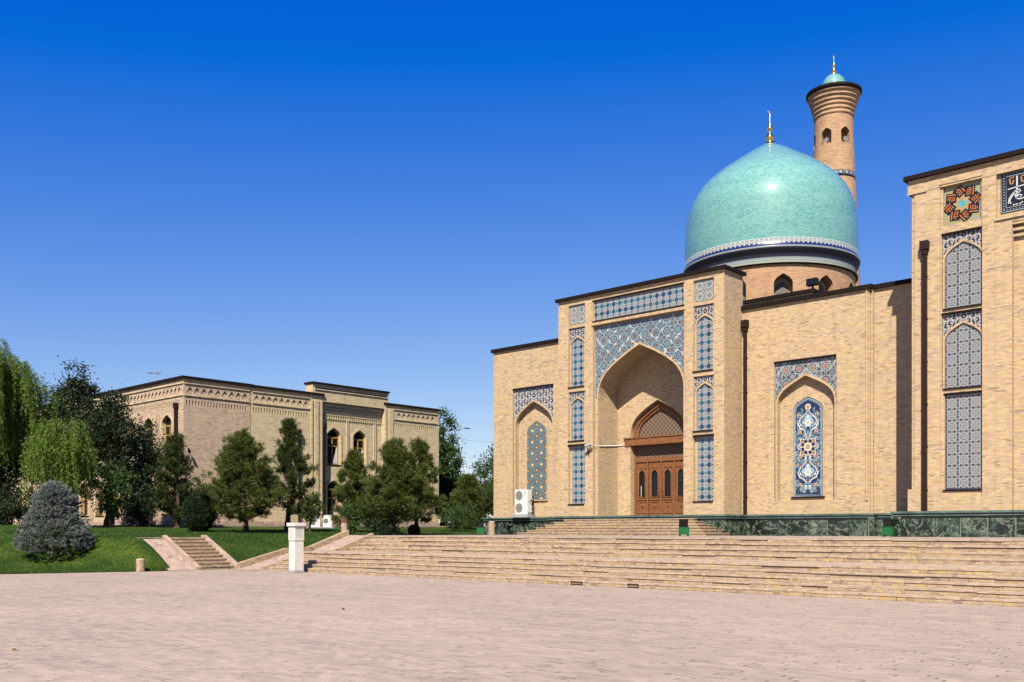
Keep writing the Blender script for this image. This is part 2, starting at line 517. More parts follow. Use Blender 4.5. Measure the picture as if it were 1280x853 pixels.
def leaf(name, a, b, c3=None, trans=.25, rough=.55, spec=.25):
    g = G(name)
    n = g.noise(1.1, detail=3.)
    w = g.noise(23., detail=1.)
    f = (n * .6 + w * .5 - .05).clamp()
    col = g.ramp(f, [(.25, a), (.6, b), (.85, c3 or b)])
    g.done(col, rough, spec, albedo=1.)
    if trans:
        tr = g.n('ShaderNodeBsdfTranslucent'); g.link(col, tr.inputs[0])
        mx = g.n('ShaderNodeMixShader'); mx.inputs[0].default_value = trans
        g.link(g.b.outputs[0], mx.inputs[1]); g.link(tr.outputs[0], mx.inputs[2]); g.link(mx.outputs[0], g.out.inputs[0])
    return g.m
M['pine'] = leaf('pine_needles', (.026, .040, .008), (.068, .086, .014), (.18, .175, .035), .15)  # palest stop puts yellow highlights into the needle colour
M['pine_dark'] = leaf('dark_pine_needles', (.016, .028, .007), (.042, .058, .011), (.11, .12, .025), .12)
M['elm'] = leaf('dark_elm_leaves', (.010, .018, .008), (.020, .034, .012), (.045, .062, .020), .2)
M['broad'] = leaf('green_leaves', (.020, .042, .010), (.045, .085, .016), (.11, .15, .03), .3)
M['willow'] = leaf('willow_leaves', (.05, .085, .010), (.11, .17, .020), (.21, .26, .04), .35)
M['spruce'] = leaf('blue_spruce_needles', (.06, .08, .07), (.15, .18, .155), (.30, .325, .28), .05)
M['hedge'] = leaf('clipped_thuja', (.006, .014, .005), (.013, .026, .008), (.024, .040, .012), .1)
M['grassblade'] = leaf('grass_blades', (.016, .042, .005), (.036, .074, .008), (.11, .12, .022), .25)
M['bark'] = plain('bark', (.085, .062, .045), .95, .1, 0, .4, 12., .6)
M['bark_grey'] = plain('grey_bark', (.13, .11, .09), .95, .1, 0, .4, 12., .6)
def lawn_mat():
    g = G('lawn')
    n = g.noise(.7, detail=5.); w = g.noise(9., detail=5.)
    f = (n * 1.1 + w * .7 - .4).clamp()  # broad noise paints sunlit and dark patches into the grass tone
    c = g.ramp(f, [(.2, (.013, .032, .004)), (.5, (.030, .062, .006)), (.8, (.085, .108, .014))])
    dry = g.sstep(g.noise(.9, detail=6., rough=.7), .60, .74)
    c = g.mix(dry * .6, c, (.12, .095, .025))
    return g.done(c, .9, .1, bump=g.noise(30., detail=4.), bstr=.9, bdist=.05, albedo=.78)
M['lawn'] = lawn_mat()
M['ground'] = plain('dry_ground', (.30, .25, .20), .95, .1, 0, .2, .2)
M['terrace'] = brick('terrace_paving', [(0, (.34, .26, .22)), (.5, (.45, .35, .29)), (1, (.50, .40, .32))], (.42, .34, .29), bw=.27, bh=.13, ju=.04, jv=.06)

# ------------------------------------------------------------------ mesh helpers
class F:
    """vertical plane: a runs along the wall, z up, n outward"""
    def __init__(s, ox, oy, dx, dy): s.o, s.d, s.nn = (ox, oy), (dx, dy), (dy, -dx)
    def p(s, a, z, n=0.): return (s.o[0] + a * s.d[0] + n * s.nn[0], s.o[1] + a * s.d[1] + n * s.nn[1], z)

class MB:
    def __init__(s): s.v, s.f, s.m, s.u, s.sm = [], [], [], [], []
    def face(s, pts, m=0, uv=None, smooth=False):
        i = len(s.v); s.v += [tuple(p) for p in pts]; s.f.append(tuple(range(i, i + len(pts))))
        s.m.append(m); s.u.append(uv); s.sm.append(smooth)
    def sheet(s, f, outer, holes=(), n=0., m=0, uv0=(0, 0)):
        polys = [[Vector((a, z, 0)) for a, z in outer]] + [[Vector((a, z, 0)) for a, z in h] for h in holes]
        flat = [p for q in polys for p in q]
        for t in tessellate_polygon(polys):
            q = [flat[i] for i in t]
            ar = (q[1].x - q[0].x) * (q[2].y - q[0].y) - (q[2].x - q[0].x) * (q[1].y - q[0].y)
            if abs(ar) < 1e-9: continue
            if ar < 0: q = q[::-1]
            s.face([f.p(c.x, c.y, n) for c in q], m, [(c.x - uv0[0], c.y - uv0[1]) for c in q])
    def band(s, f, line, n0, n1, m=0, closed=True):
        k = len(line)
        for i in range(k if closed else k - 1):
            a, b = line[i], line[(i + 1) % k]
            s.face([f.p(*a, n0), f.p(*b, n0), f.p(*b, n1), f.p(*a, n1)], m)
    def solid(s, f, line, n0, n1, m=0, ms=None, uv0=(0, 0), holes=(), back=True):
        s.sheet(f, line, holes, n1, m, uv0)
        if back: s.sheet(f, line, holes, n0, m, uv0)
        s.band(f, line, n0, n1, m if ms is None else ms)
        for h in holes: s.band(f, h, n0, n1, m if ms is None else ms)
    def box(s, x0, x1, y0, y1, z0, z1, m=0, skip=''):
        p = [(x, y, z) for z in (z0, z1) for y in (y0, y1) for x in (x0, x1)]
        for k, q in (('b', (0, 2, 3, 1)), ('t', (4, 5, 7, 6)), ('s', (0, 1, 5, 4)), ('n', (2, 6, 7, 3)), ('w', (0, 4, 6, 2)), ('e', (1, 3, 7, 5))):
            if k not in skip: s.face([p[i] for i in q], m)
    def fbox(s, f, a0, a1, z0, z1, n0, n1, m=0):
        s.solid(f, [(a0, z0), (a1, z0), (a1, z1), (a0, z1)], n0, n1, m)
    def lathe(s, cx, cy, prof, seg=48, m=0, smooth=True, z0=0., cap=False, ang=0., ms=None):
        for j in range(len(prof) - 1):
            (r0, h0), (r1, h1) = prof[j], prof[j + 1]
            for i in range(seg):
                t0, t1 = ang + 2 * math.pi * i / seg, ang + 2 * math.pi * (i + 1) / seg
                q = [(cx + r0 * math.cos(t0), cy + r0 * math.sin(t0), z0 + h0), (cx + r0 * math.cos(t1), cy + r0 * math.sin(t1), z0 + h0),
                     (cx + r1 * math.cos(t1), cy + r1 * math.sin(t1), z0 + h1), (cx + r1 * math.cos(t0), cy + r1 * math.sin(t0), z0 + h1)]
                if r0 < 1e-6: q = q[1:] if False else [q[0], q[2], q[3]]
                elif r1 < 1e-6: q = q[:3]
                s.face(q, m if ms is None else ms[j], None, smooth)
        if cap:
            for r, h in (prof[0], prof[-1]):
                if r > 1e-6: s.face([(cx + r * math.cos(ang + 2 * math.pi * i / seg), cy + r * math.sin(ang + 2 * math.pi * i / seg), z0 + h) for i in range(seg)], m)
    def tube(s, pts, rad, seg=8, m=0, smooth=True, cap=True):
        pts = [Vector(p) for p in pts]
        rs = rad if isinstance(rad, (list, tuple)) else [rad] * len(pts)
        rings = []
        for i, p in enumerate(pts):
            d = (pts[min(i + 1, len(pts) - 1)] - pts[max(i - 1, 0)]).normalized()
            x = d.cross(Vector((0, 0, 1)));
            if x.length < 1e-3: x = Vector((1, 0, 0))
            x.normalize(); y = d.cross(x)
            rings.append([p + (x * math.cos(2 * math.pi * k / seg) + y * math.sin(2 * math.pi * k / seg)) * rs[i] for k in range(seg)])
        for a, b in zip(rings, rings[1:]):
            for k in range(seg):
                s.face([a[k], a[(k + 1) % seg], b[(k + 1) % seg], b[k]], m, None, smooth)
        if cap:
            s.face(rings[0], m); s.face(rings[-1], m)
    def ribbon(s, f, pts, w, n0, n1, m=0):
        """flat raised line on a wall"""
        L, Rr = [], []
        for i, p in enumerate(pts):
            q0, q1 = pts[max(i - 1, 0)], pts[min(i + 1, len(pts) - 1)]
            dx, dy = q1[0] - q0[0], q1[1] - q0[1]; l = math.hypot(dx, dy) or 1
            ww = w[i] if isinstance(w, (list, tuple)) else w
            ox, oy = -dy / l * ww / 2, dx / l * ww / 2
            L.append((p[0] + ox, p[1] + oy)); Rr.append((p[0] - ox, p[1] - oy))
        for i in range(len(pts) - 1):
            s.face([f.p(*Rr[i], n1), f.p(*Rr[i + 1], n1), f.p(*L[i + 1], n1), f.p(*L[i], n1)], m)
            s.face([f.p(*L[i], n0), f.p(*L[i + 1], n0), f.p(*L[i + 1], n1), f.p(*L[i], n1)], m)
            s.face([f.p(*Rr[i], n0), f.p(*Rr[i + 1], n0), f.p(*Rr[i + 1], n1), f.p(*Rr[i], n1)], m)
    def build(s, name, mats, parent=None, weld=True):
        me = bpy.data.meshes.new(name)
        me.from_pydata(s.v, [], s.f)
        for m in (mats if isinstance(mats, (list, tuple)) else [mats]): me.materials.append(M[m])
        me.polygons.foreach_set('material_index', s.m)
        me.polygons.foreach_set('use_smooth', s.sm)
        if any(u is not None for u in s.u):
            lay = me.uv_layers.new(name='UVMap')
            d = []
            for fc, u in zip(s.f, s.u):
                for i in range(len(fc)): d += list(u[i]) if u is not None else [0, 0]
            lay.data.foreach_set('uv', d)
        if weld and any(s.sm):
            bm = bmesh.new(); bm.from_mesh(me); bmesh.ops.remove_doubles(bm, verts=bm.verts, dist=1e-4); bm.to_mesh(me); bm.free()
        me.update()
        o = bpy.data.objects.new(name, me); COL.objects.link(o)
        if parent is not None: put_under(o, parent)
        return o

def world_loc(o):
    l = Vector((0, 0, 0))
    while o is not None: l = l + Vector(o.location); o = o.parent
    return l
def put_under(o, parent):
    o.parent = parent; o.location = -world_loc(parent) if o.type == 'MESH' else o.location
def thing(name, label, cat, loc=(0, 0, 0), group=None):
    o = bpy.data.objects.new(name, None); COL.objects.link(o)
    o.location = loc; o.empty_display_size = .3
    o['label'] = label; o['category'] = cat
    if group: o['group'] = group
    return o
def tag(o, label, cat, group=None):
    o['label'] = label; o['category'] = cat
    if group: o['group'] = group
    return o
def struct(name, mb, mats):
    o = mb.build(name, mats); o['kind'] = 'structure'; return o
def copy_tree(o, loc, label):
    c = o.copy(); COL.objects.link(c); c.location = loc; c['label'] = label
    def kids(src, dst):
        for ch in src.children:
            k = ch.copy(); COL.objects.link(k); k.parent = dst; kids(ch, k)
    kids(o, c); return c

ARCH = [(1, 0), (.995, .10), (.975, .205), (.93, .325), (.86, .435), (.765, .54), (.65, .632), (.52, .72), (.38, .803), (.24, .88), (.12, .941), (0, 1)]
def arch(c, hw, z0, zs, za):
    r = [(c + x * hw, zs + y * (za - zs)) for x, y in ARCH]
    l = [(2 * c - a, z) for a, z in r[-2::-1]]
    return [(c - hw, z0), (c + hw, z0)] + r + l
def arch_top(c, hw, zs, za): return arch(c, hw, zs, zs, za)[2:]
def rect(a0, a1, z0, z1): return [(a0, z0), (a1, z0), (a1, z1), (a0, z1)]

# ================================================================== ground and terrain
ZT, ZL = 1.40, 2.36
mb = MB(); mb.face([(-1500, -1500, -.25), (1500, -1500, -.25), (1500, 1500, -.25), (-1500, 1500, -.25)])
struct('ground', mb, 'ground')
mb = MB()
ed = [(-37 - max(0, 19.6 - v) * .33 + .15, v) for v in np.arange(-30, 22.9, 1.)]
for (a, b), (c, d) in zip(ed, ed[1:]):
    mb.face([(a, b, 0), (60, b, 0), (60, d, 0), (c, d, 0)])
mb.face([(ed[-1][0], ed[-1][1], 0), (60, ed[-1][1], 0), (60, 23.4, 0), (-36.8, 23.4, 0)])
struct('plaza', mb, 'plaza')
# terrace slab behind the steps
mb = MB(); mb.box(-36.55, 40, 28.35, 40.5, -.2, ZT, 0, 'b')
struct('terrace', mb, 'terrace')

def lawn_h(u, v):
    e = -37 - np.maximum(0, 19.6 - v) * .33
    wd = 2.7 + 6.3 * np.clip((19.3 - v) / 3.2, 0, 1) ** 1.2
    s1 = np.clip((e - u) / wd, 0, 2) ** (1 + .55 * np.clip((19.3 - v) / 3.2, 0, 1))
    s2 = np.where(u > -44, (v - 22.7) / 5.8, 0)
    t = np.clip(np.maximum(s1, s2), 0, 1)
    t = t + .10 * np.sin(t * math.pi) * (t < 1)
    h = 1.31 * np.clip(t, 0, 1.03) + .62 * np.clip((-40.5 - u) / 16, 0, 1) + .03 * np.sin(u * .9) * np.sin(v * .7 + u * .3) * np.clip(t, 0, 1)
    inside = (v > 19.75) & (v < 22.75) & (u > -39.55)
    return np.where(inside, h - .45, h)
us = np.concatenate([np.arange(-130, -58, 3.), np.arange(-58, -46, .6), np.arange(-46, -36.95, .22), [-36.95, -36.62]])
vv = np.concatenate([np.arange(-40, 4, 3.), np.arange(4, 40, .25), np.arange(40, 62, .8), np.arange(62, 150, 5.)])
UU, VV = np.meshgrid(us, vv)
HH = lawn_h(UU, VV)
edge = -37 - np.maximum(0, 19.6 - VV) * .33
XX = np.where((VV < 22.7) & (UU > edge), edge + .02 * (UU - edge), UU)
HH = np.where((VV < 22.7) & (UU >= edge - .01), -.02, HH)
nr, nc = UU.shape
me = bpy.data.meshes.new('lawn')
idx = np.arange(nr * nc).reshape(nr, nc)
fc = np.stack([idx[:-1, :-1], idx[:-1, 1:], idx[1:, 1:], idx[1:, :-1]], -1).reshape(-1, 4)
me.from_pydata(np.stack([XX, VV, HH], -1).reshape(-1, 3).tolist(), [], fc.tolist())
me.polygons.foreach_set('use_smooth', [True] * len(fc))
me.materials.append(M['lawn'])
lawn = bpy.data.objects.new('lawn', me); COL.objects.link(lawn); lawn['kind'] = 'structure'
def gz(u, v): return float(lawn_h(np.array(u), np.array(v)))

# paving strip in front of the far hall
mb = MB(); mb.box(-100, -56.6, 28.9, 31.6, 1.5, 1.985, 0); mb.box(-57.3, -55.6, 31.6, 54.5, 1.5, 1.985, 0)
struct('path', mb, 'terrace')

def cards(name, C, D, Ln, Wd, mat, parent=None, fold=.0):
    """diamond leaf faces: centre, direction, length, width"""
    n = len(C)
    D = D / (np.linalg.norm(D, axis=1, keepdims=True) + 1e-9)
    rv = rng.normal(size=(n, 3)); X = np.cross(D, rv); X /= (np.linalg.norm(X, axis=1, keepdims=True) + 1e-9)
    Ln = np.broadcast_to(np.asarray(Ln, float), (n,))[:, None]; Wd = np.broadcast_to(np.asarray(Wd, float), (n,))[:, None]
    P = np.empty((n, 4, 3))
    P[:, 0] = C; P[:, 1] = C + D * Ln * .45 + X * Wd * .5; P[:, 2] = C + D * Ln; P[:, 3] = C + D * Ln * .45 - X * Wd * .5
    me = bpy.data.meshes.new(name)
    me.vertices.add(4 * n); me.loops.add(4 * n); me.polygons.add(n)
    me.vertices.foreach_set('co', P.reshape(-1)); me.loops.foreach_set('vertex_index', np.arange(4 * n, dtype=np.int32))
    me.polygons.foreach_set('loop_start', np.arange(0, 4 * n, 4, dtype=np.int32))
    me.update(calc_edges=True); me.validate()
    me.materials.append(M[mat])
    o = bpy.data.objects.new(name, me); COL.objects.link(o)
    if parent is not None: put_under(o, parent)
    return o

n = 150000
gu = -36.9 - 12.5 * rng.random(n) ** 1.8; gv = 6 + 46 * rng.random(n)
ge = -37 - np.maximum(0, 19.6 - gv) * .33
gu = np.where(rng.random(len(gu)) < .06, ge - .35 * rng.random(len(gu)) + .12, gu)
ok = ~((gv < 22.8) & (gu > ge + .02 + .05 * np.sin(gv * 5.3) + .04 * np.sin(gv * 13.))) & ~((gv > 19.5) & (gv < 22.95) & (gu > -39.8)) & ~((gv > 22.7) & (gu > -36.85))
gu, gv = gu[ok], gv[ok]
gd = rng.normal(size=(len(gu), 3)) * .5; gd[:, 2] = 1
o = cards('grass', np.stack([gu, gv, lawn_h(gu, gv) - .01], -1), gd, .05 + .06 * rng.random(len(gu)), .022, 'grassblade')
o['kind'] = 'stuff'; tag(o, 'short green lawn grass on the bank beside the plaza', 'grass')

# ================================================================== stairs
st = thing('stairs', 'very wide sandy brick staircase rising from the plaza to the terrace', 'stairs', (0, 22.8, 0))
mb = MB()
prof = []
for k in range(5): prof.append((22.8 + .35 * k, .148 * (k + 1)))
for k in range(4): prof.append((27.05 + .38 * k, .74 + .165 * (k + 1)))
z0 = -.1
rs_ = random.Random(21)
for i, (v0, z1) in enumerate(prof):
    v1 = prof[i + 1][0] if i + 1 < len(prof) else 28.6
    x = -34.85
    while x < 40:                      # courses laid in short runs, none quite level with the next
        x2 = min(x + rs_.uniform(.5, 1.7), 40)
        dz = rs_.gauss(0, .0055); dv = rs_.gauss(0, .008); dr = abs(rs_.gauss(.022, .011))
        if i == 0: dv, dr = 0., .010
        mb.box(x, x2, v0 + dv + dr, v1 + .09, -.1, z1 - .05 + dz, 0, 'bnt')
        mb.box(x, x2, v0 + dv, v1 + .09, z1 - .05 + dz, z1 + dz, 1, 'n')
        x = x2
o = mb.build('steps', ['stair', 'nosing'], st)
# drain slots in the lowest riser
for u0, u1, lb in ((-18.62, -18.18, 'long black drain slot at the foot of the wide brick staircase'), (-16.52, -16.14, 'short black drain grate, right one at the foot of the wide brick staircase')):
    d = thing('drain_grate', lb, 'drain', ((u0 + u1) / 2, 22.8, 0), 'drains at the staircase foot')
    mb = MB(); f = F(0, 22.8, 1, 0)
    mb.solid(f, rect(u0, u1, .012, .118), -.015, .008, 0, holes=[rect(u0 + .02, u1 - .02, .03, .10)])
    mb.build('grate_frame', 'black', d)
    mb = MB()
    for a in np.arange(u0 + .04, u1 - .03, .05): mb.fbox(f, a, a + .012, .03, .10, -.014, .004)
    mb.sheet(f, rect(u0 + .02, u1 - .02, .03, .10), (), -.012)
    mb.build('grate_bar', 'black', d)

# portal steps: three-sided flight up to the mosque door
ps = thing('stairs', 'three-sided brick steps climbing from the terrace to the mosque portal', 'stairs', (-27.6, 36, ZT))
mb = MB()
for k in range(7):
    e = .33 * (6 - k)
    zt = ZT + (k + 1) * (ZL - .03 - ZT) / 7
    mb.box(-31.2 - e, -24.2 + e, 38.35 - e - .02, 38.36, zt - .05, zt, 0)
    mb.box(-31.18 - e, -24.22 + e, 38.35 - e, 38.36, zt - (ZL - .03 - ZT) / 7 - .01, zt - .05, 0, 'bt')
mb.build('steps', 'stair', ps)

# accessible ramp with kerbs
rp = thing('ramp', 'sloping paved ramp with brick kerbs at the left end of the wide staircase', 'ramp', (-35.8, 22.6, 0))
rl = [(22.0, .0), (22.6, .015), (25.0, .62), (26.2, .66), (28.4, ZT + .012)]
mb = MB()
for (v0, h0), (v1, h1) in zip(rl, rl[1:]):
    mb.face([(-36.6, v0, h0 + .008), (-35.0, v0, h0 + .008), (-35.0, v1, h1 + .008), (-36.6, v1, h1 + .008)])
mb.build('slope', 'pavebrick', rp)
for a0, a1, hh in ((-36.86, -36.58, .24), (-35.04, -34.80, .10)):
    mb = MB()
    for (v0, h0), (v1, h1) in zip(rl, rl[1:]):
        if v1 <= 22.7: continue
        p = [(a0, v0, -.1), (a1, v0, -.1), (a1, v1, -.1), (a0, v1, -.1), (a0, v0, h0 + hh), (a1, v0, h0 + hh), (a1, v1, h1 + hh), (a0, v1, h1 + hh)]
        for q in ((4, 5, 6, 7), (0, 1, 5, 4), (1, 2, 6, 5), (2, 3, 7, 6), (3, 0, 4, 7)): mb.face([p[i] for i in q])
    mb.build('kerb', 'stair', rp)

# lawn stairs with side ramp
ls = thing('stairs', 'narrow brick stairs with a sloping side ramp set into the grass bank', 'stairs', (-37, 21.2, 0))
mb = MB()
for k in range(9):
    zt = 1.32 * (k + 1) / 9; x1 = -37 - .3 * k
    mb.box(x1 - .34, x1 - .02, 20.95, 22.6, zt - .30, zt - .05, 0, 'b')
    mb.box(x1 - .34, x1, 20.95, 22.6, zt - .05, zt, 0)
mb.build('steps', 'stair', ls)
mb = MB()
def wedge(mb, v0, v1, dz, x0=-37., x1=-39.75, h=1.32):
    p = [(x0, v0, -.1), (x0, v1, -.1), (x1, v1, -.1), (x1, v0, -.1), (x0, v0, dz), (x0, v1, dz), (x1, v1, h + dz), (x1, v0, h + dz)]
    for q in ((4, 5, 6, 7), (0, 1, 5, 4), (1, 2, 6, 5), (2, 3, 7, 6), (3, 0, 4, 7)): mb.face([p[i] for i in q])
wedge(mb, 19.62, 20.75, .02)
mb.build('ramp', 'pavebrick', ls)
for v0, v1, dz in ((20.75, 20.96, .12), (22.59, 22.85, .12)):
    mb = MB(); wedge(mb, v0, v1, dz, -36.85); mb.build('kerb', 'pavebrick', ls)
mb = MB(); mb.box(-40.6, -39.7, 19.6, 22.9, 1.0, 1.335, 0); mb.build('landing', 'pavebrick', ls)

# ================================================================== mosque
mq = thing('mosque', 'sand brick mosque with blue tiled portal and a big turquoise dome', 'mosque', (-27.5, 40, ZT))
VP, VW, VR = 38.7, 40.3, 37.5
FP, FW, FR = F(0, VP, 1, 0), F(0, VW, 1, 0), F(0, VR, 1, 0)
C = -27.5

def recess_back(mb, f, line, depth, m=0, n0=0., back=True, holes=()):
    mb.band(f, line, n0, n0 - depth, m)
    if back: mb.sheet(f, line, holes, n0 - depth, m)

def tile(name, f, line, n, mat, uv0, holes=(), thick=.02, parent=mq, border=None):
    mb = MB(); mb.solid(f, line, n - .005, n + thick, 0, None, uv0, holes, back=False)
    return mb.build(name, [mat], parent)
def tile_border(name, f, line, n, w, mat, parent):
    """thin raised frame following the outline's inside"""
    mb = MB(); pts = line + [line[0]]
    mb.ribbon(f, pts, w, n, n + .012); return mb.build(name, mat, parent)
def sill(f, a0, a1, z, parent, depth=.1, h=.05, n=0.):
    mb = MB(); mb.fbox(f, a0, a1, z - h, z, n - depth, n + .05); return mb.build('sill', 'trim', parent)

# --- portal
IW, IZS, IZA = 2.5, 8.3, 10.65            # iwan arch
IC = -27.43
mb = MB()
cols = [(C - 3.72), (C + 3.72)]
holes = []
frz = rect(C - 2.65, C + 2.65, 12.13, 13.14); holes.append(frz)
ctr = rect(C - 2.67, C + 2.67, ZL + .0, 11.9); ctr_h = rect(C - 2.67, C + 2.67, ZL + .01, 11.9)
sqs, ups, mids, lows = [], [], [], []
for c in cols:
    sqs.append(rect(c - .54, c + .54, 12.13, 13.14))
    ups.append(rect(c - .54, c + .54, 8.97, 11.97))
    mids.append(rect(c - .54, c + .54, 6.22, 8.72))
    lows.append(rect(c - .54, c + .54, 2.98, 6.02))
holes += sqs + ups + mids + lows
lo, hi = -32.43, -22.71
zb = ZL - .02
outer = [(lo, zb), (C - 2.67, zb), (C - 2.67, 11.9), (C + 2.67, 11.9), (C + 2.67, zb), (hi, zb), (hi, 13.42), (lo, 13.42)]
mb.sheet(FP, outer, holes, 0.)
mb.box(lo, hi, VP, 40.36, zb, 13.42, 0, 'sbn'); mb.box(lo, hi, 40.30, 40.36, 11.4, 13.42, 0, 'ewst')
mb.band(FP, [(C - 2.67, zb), (C - 2.67, 11.9), (C + 2.67, 11.9), (C + 2.67, zb)], 0, -.17, 0, closed=False)
ia = arch(IC, IW, zb, IZS, IZA)
ia_open = ia[1:] + ia[:1]
# back of the central recess with the arch opening
outer2 = [(C - 2.67, zb), (IC - IW, zb)] + [p for p in reversed(ia[2:])] + [(IC + IW, zb), (C + 2.67, zb), (C + 2.67, 11.9), (C - 2.67, 11.9)]
mb.sheet(FP, outer2, (), -.17)
for q in [frz] + sqs: recess_back(mb, FP, q, .1)
for q in ups + mids: recess_back(mb, FP, q, .1)
for q in lows: recess_back(mb, FP, q, .16)
mb.build('portal', 'brick', mq)
# iwan vault and walls
VB = 40.45
mb = MB()
mb.band(FP, ia_open, -.17, -(VB - VP), 0, closed=False)
DW, DZS, DZA = 1.62, 6.48, 8.14
DC = -27.5
da = arch(DC, DW, zb, DZS, DZA)
outer3 = [(IC - IW, zb), (DC - DW, zb)] + [p for p in reversed(da[2:])] + [(DC + DW, zb), (IC + IW, zb)] + ia[2:]
mb.sheet(FP, outer3, (), -(VB - VP))
mb.band(FP, da[1:] + da[:1], -(VB - VP), -(VB - VP) - .75, 0, closed=False)
mb.sheet(FP, da, (), -(VB - VP) - .75)
mb.face([FP.p(IC - IW, zb + .005, 0), FP.p(IC + IW, zb + .005, 0), FP.p(IC + IW, zb + .005, -2.5), FP.p(IC - IW, zb + .005, -2.5)])
mb.build('vault', 'brick', mq)
# brick rim around the iwan arch, slightly proud
def rim(name, f, c, hw, zs, za, w, n0, n1, z0=None, mat='brick', parent=mq):
    a = arch_top(c, hw, zs, za)
    b = arch_top(c, hw + w, zs, za + w * 1.25)
    line = ([(c + hw, z0)] if z0 is not None else []) + a + ([(c - hw, z0)] if z0 is not None else [])
    lin2 = ([(c + hw + w, z0)] if z0 is not None else []) + b + ([(c - hw - w, z0)] if z0 is not None else [])
    mb = MB()
    for i in range(len(line) - 1):
        mb.face([f.p(*line[i], n1), f.p(*lin2[i], n1), f.p(*lin2[i + 1], n1), f.p(*line[i + 1], n1)])
        mb.face([f.p(*line[i], n0), f.p(*line[i + 1], n0), f.p(*line[i + 1], n1), f.p(*line[i], n1)])
        mb.face([f.p(*lin2[i], n0), f.p(*lin2[i + 1], n0), f.p(*lin2[i + 1], n1), f.p(*lin2[i], n1)])
    return mb.build(name, mat, parent)
rim('arch_rim', FP, IC, IW, IZS, IZA, .09, -.168, -.11, zb)
def spandrel(f, c, hw, zs, za, w, a0, a1, zt, n, mat, parent=mq, zbot=None):
    top = arch_top(c, hw + w, zs, za + w * 1.25)
    zbo = zs if zbot is None else zbot
    inner = [p for p in top if a0 < p[0] < a1]
    line = [(a1, zbo), (a1, zt), (a0, zt), (a0, zbo)]
    # polygon: from right spring over the arch to the left spring, then round the rectangle
    rgt = min(c + hw + w, a1 - .01); lft = max(c - hw - w, a0 + .01)
    poly = [(rgt, zbo)] + inner[0:] + [(lft, zbo), (a0, zbo), (a0, zt), (a1, zt), (a1, zbo)]
    out = []
    for p in poly:
        if not out or math.hypot(p[0] - out[-1][0], p[1] - out[-1][1]) > 1e-4: out.append(p)
    return tile('spandrel_tile', f, out, n, mat, (c, zs), parent=parent)
spandrel(FP, IC, IW, IZS, IZA, .09, C - 2.62, C + 2.62, 11.84, -.165, 'girih')
tile('tile_panel', FP, rect(C - 2.62, C + 2.62, 12.17, 13.10), -.1, 'star', (C - 2.62 - .1, 12.17 + .1))
for c, sq, up, mi, lw in zip(cols, sqs, ups, mids, lows):
    tile('tile_panel', FP, rect(c - .5, c + .5, 12.17, 13.10), -.1, 'star_small', (c, 12.635))
    for z0, zs, za, zt in ((8.97, 11.06, 11.47, 11.97), (6.22, 7.95, 8.37, 8.72)):
        rim('arch_rim', FP, c + .04, .43, zs, za, .07, -.1, -.02, z0)
        tile('arched_tile_panel', FP, arch(c + .04, .425, z0 + .02, zs, za - .01), -.1, 'star', (c + .04 - .365, z0))
        spandrel(FP, c + .04, .43, zs, za, .07, c - .53, c + .53, zt - .02, -.095, 'scroll_dark')
        sill(FP, c - .56, c + .5, z0, mq)
    tile('tile_panel', FP, rect(c - .41, c + .46, 3.0, 5.98), -.16, 'star', (c + .025 - .365, 3.0))
    sill(FP, c - .56, c + .5, 2.99, mq)
    mb = MB(); mb.fbox(FP, c - .56, c + .55, 5.97, 6.03, -.15, .05); mb.build('lintel', 'trim', mq)
# projecting string course over the spandrels
mb = MB(); mb.fbox(FP, C - 2.75, C + 2.75, 11.91, 11.99, -.02, .05); mb.build('string_course', 'brick', mq)
for z in (12.1, 13.15):
    mb = MB(); mb.fbox(FP, C - 2.7, C + 2.7, z - .015, z + .025, -.09, .03); mb.build('string_course', 'trim', mq)
mb = MB(); mb.box(lo - .12, hi + .12, VP - .14, 40.5, 13.42, 13.57); mb.build('roof_cornice', 'trim', mq)

# --- door
dr = thing('entrance_door', '', '', (0, 0, 0)); del dr['label'], dr['category']
dr.parent = mq; dr.location = Vector((DC, 40.8, ZL)) - Vector(mq.location)
FD = F(0, 40.85, 1, 0)
def dpart(name, mb, mats): return mb.build(name, mats, dr)
zc = 6.30
mb = MB()
# arched wooden frame above the beam
oa, ib = arch_top(DC, 1.60, 6.36, 8.06), arch_top(DC, 1.36, 6.36, 7.72)
for i in range(len(oa) - 1):
    for n0, n1, (p, q) in ((.02, .10, (oa, ib)),):
        mb.face([FD.p(*q[i], n1), FD.p(*p[i], n1 + .1), FD.p(*p[i + 1], n1 + .1), FD.p(*q[i + 1], n1)])
        mb.face([FD.p(*q[i], -.1), FD.p(*q[i + 1], -.1), FD.p(*q[i + 1], n1), FD.p(*q[i], n1)])
mb.ribbon(FD, arch_top(DC, 1.48, 6.36, 7.9), .05, .1, .2)
dpart('arch_frame', mb, 'wood')
mb = MB(); mb.sheet(FD, arch(DC, 1.37, 6.25, 6.36, 7.73), (), .0, 0, (DC, 6.36)); dpart('lattice_tympanum', mb, 'wood_lattice')
mb = MB(); mb.fbox(FD, DC - 1.95, DC + 1.95, 5.93, 6.28, .04, .46); mb.fbox(FD, DC - 2.0, DC + 2.0, 6.28, 6.34, .04, .50); dpart('beam', mb, 'wood')
mb = MB(); mb.sheet(FD, rect(DC - 1.55, DC + 1.55, 5.3, 5.93), (), .03, 0, (DC, 5.3)); dpart('lattice_transom', mb, 'wood_lattice')
mb = MB()
mb.fbox(FD, DC - 1.62, DC + 1.62, 5.1, 5.3, -.05, .09)
for a in (-1.62, 1.50): mb.fbox(FD, DC + a, DC + a + .12, ZL, 5.93, -.05, .1)
for a in (-.83, -.03, .77): mb.fbox(FD, DC + a, DC + a + .07, ZL, 5.1, -.05, .085)
dpart('door_frame', mb, 'wood')
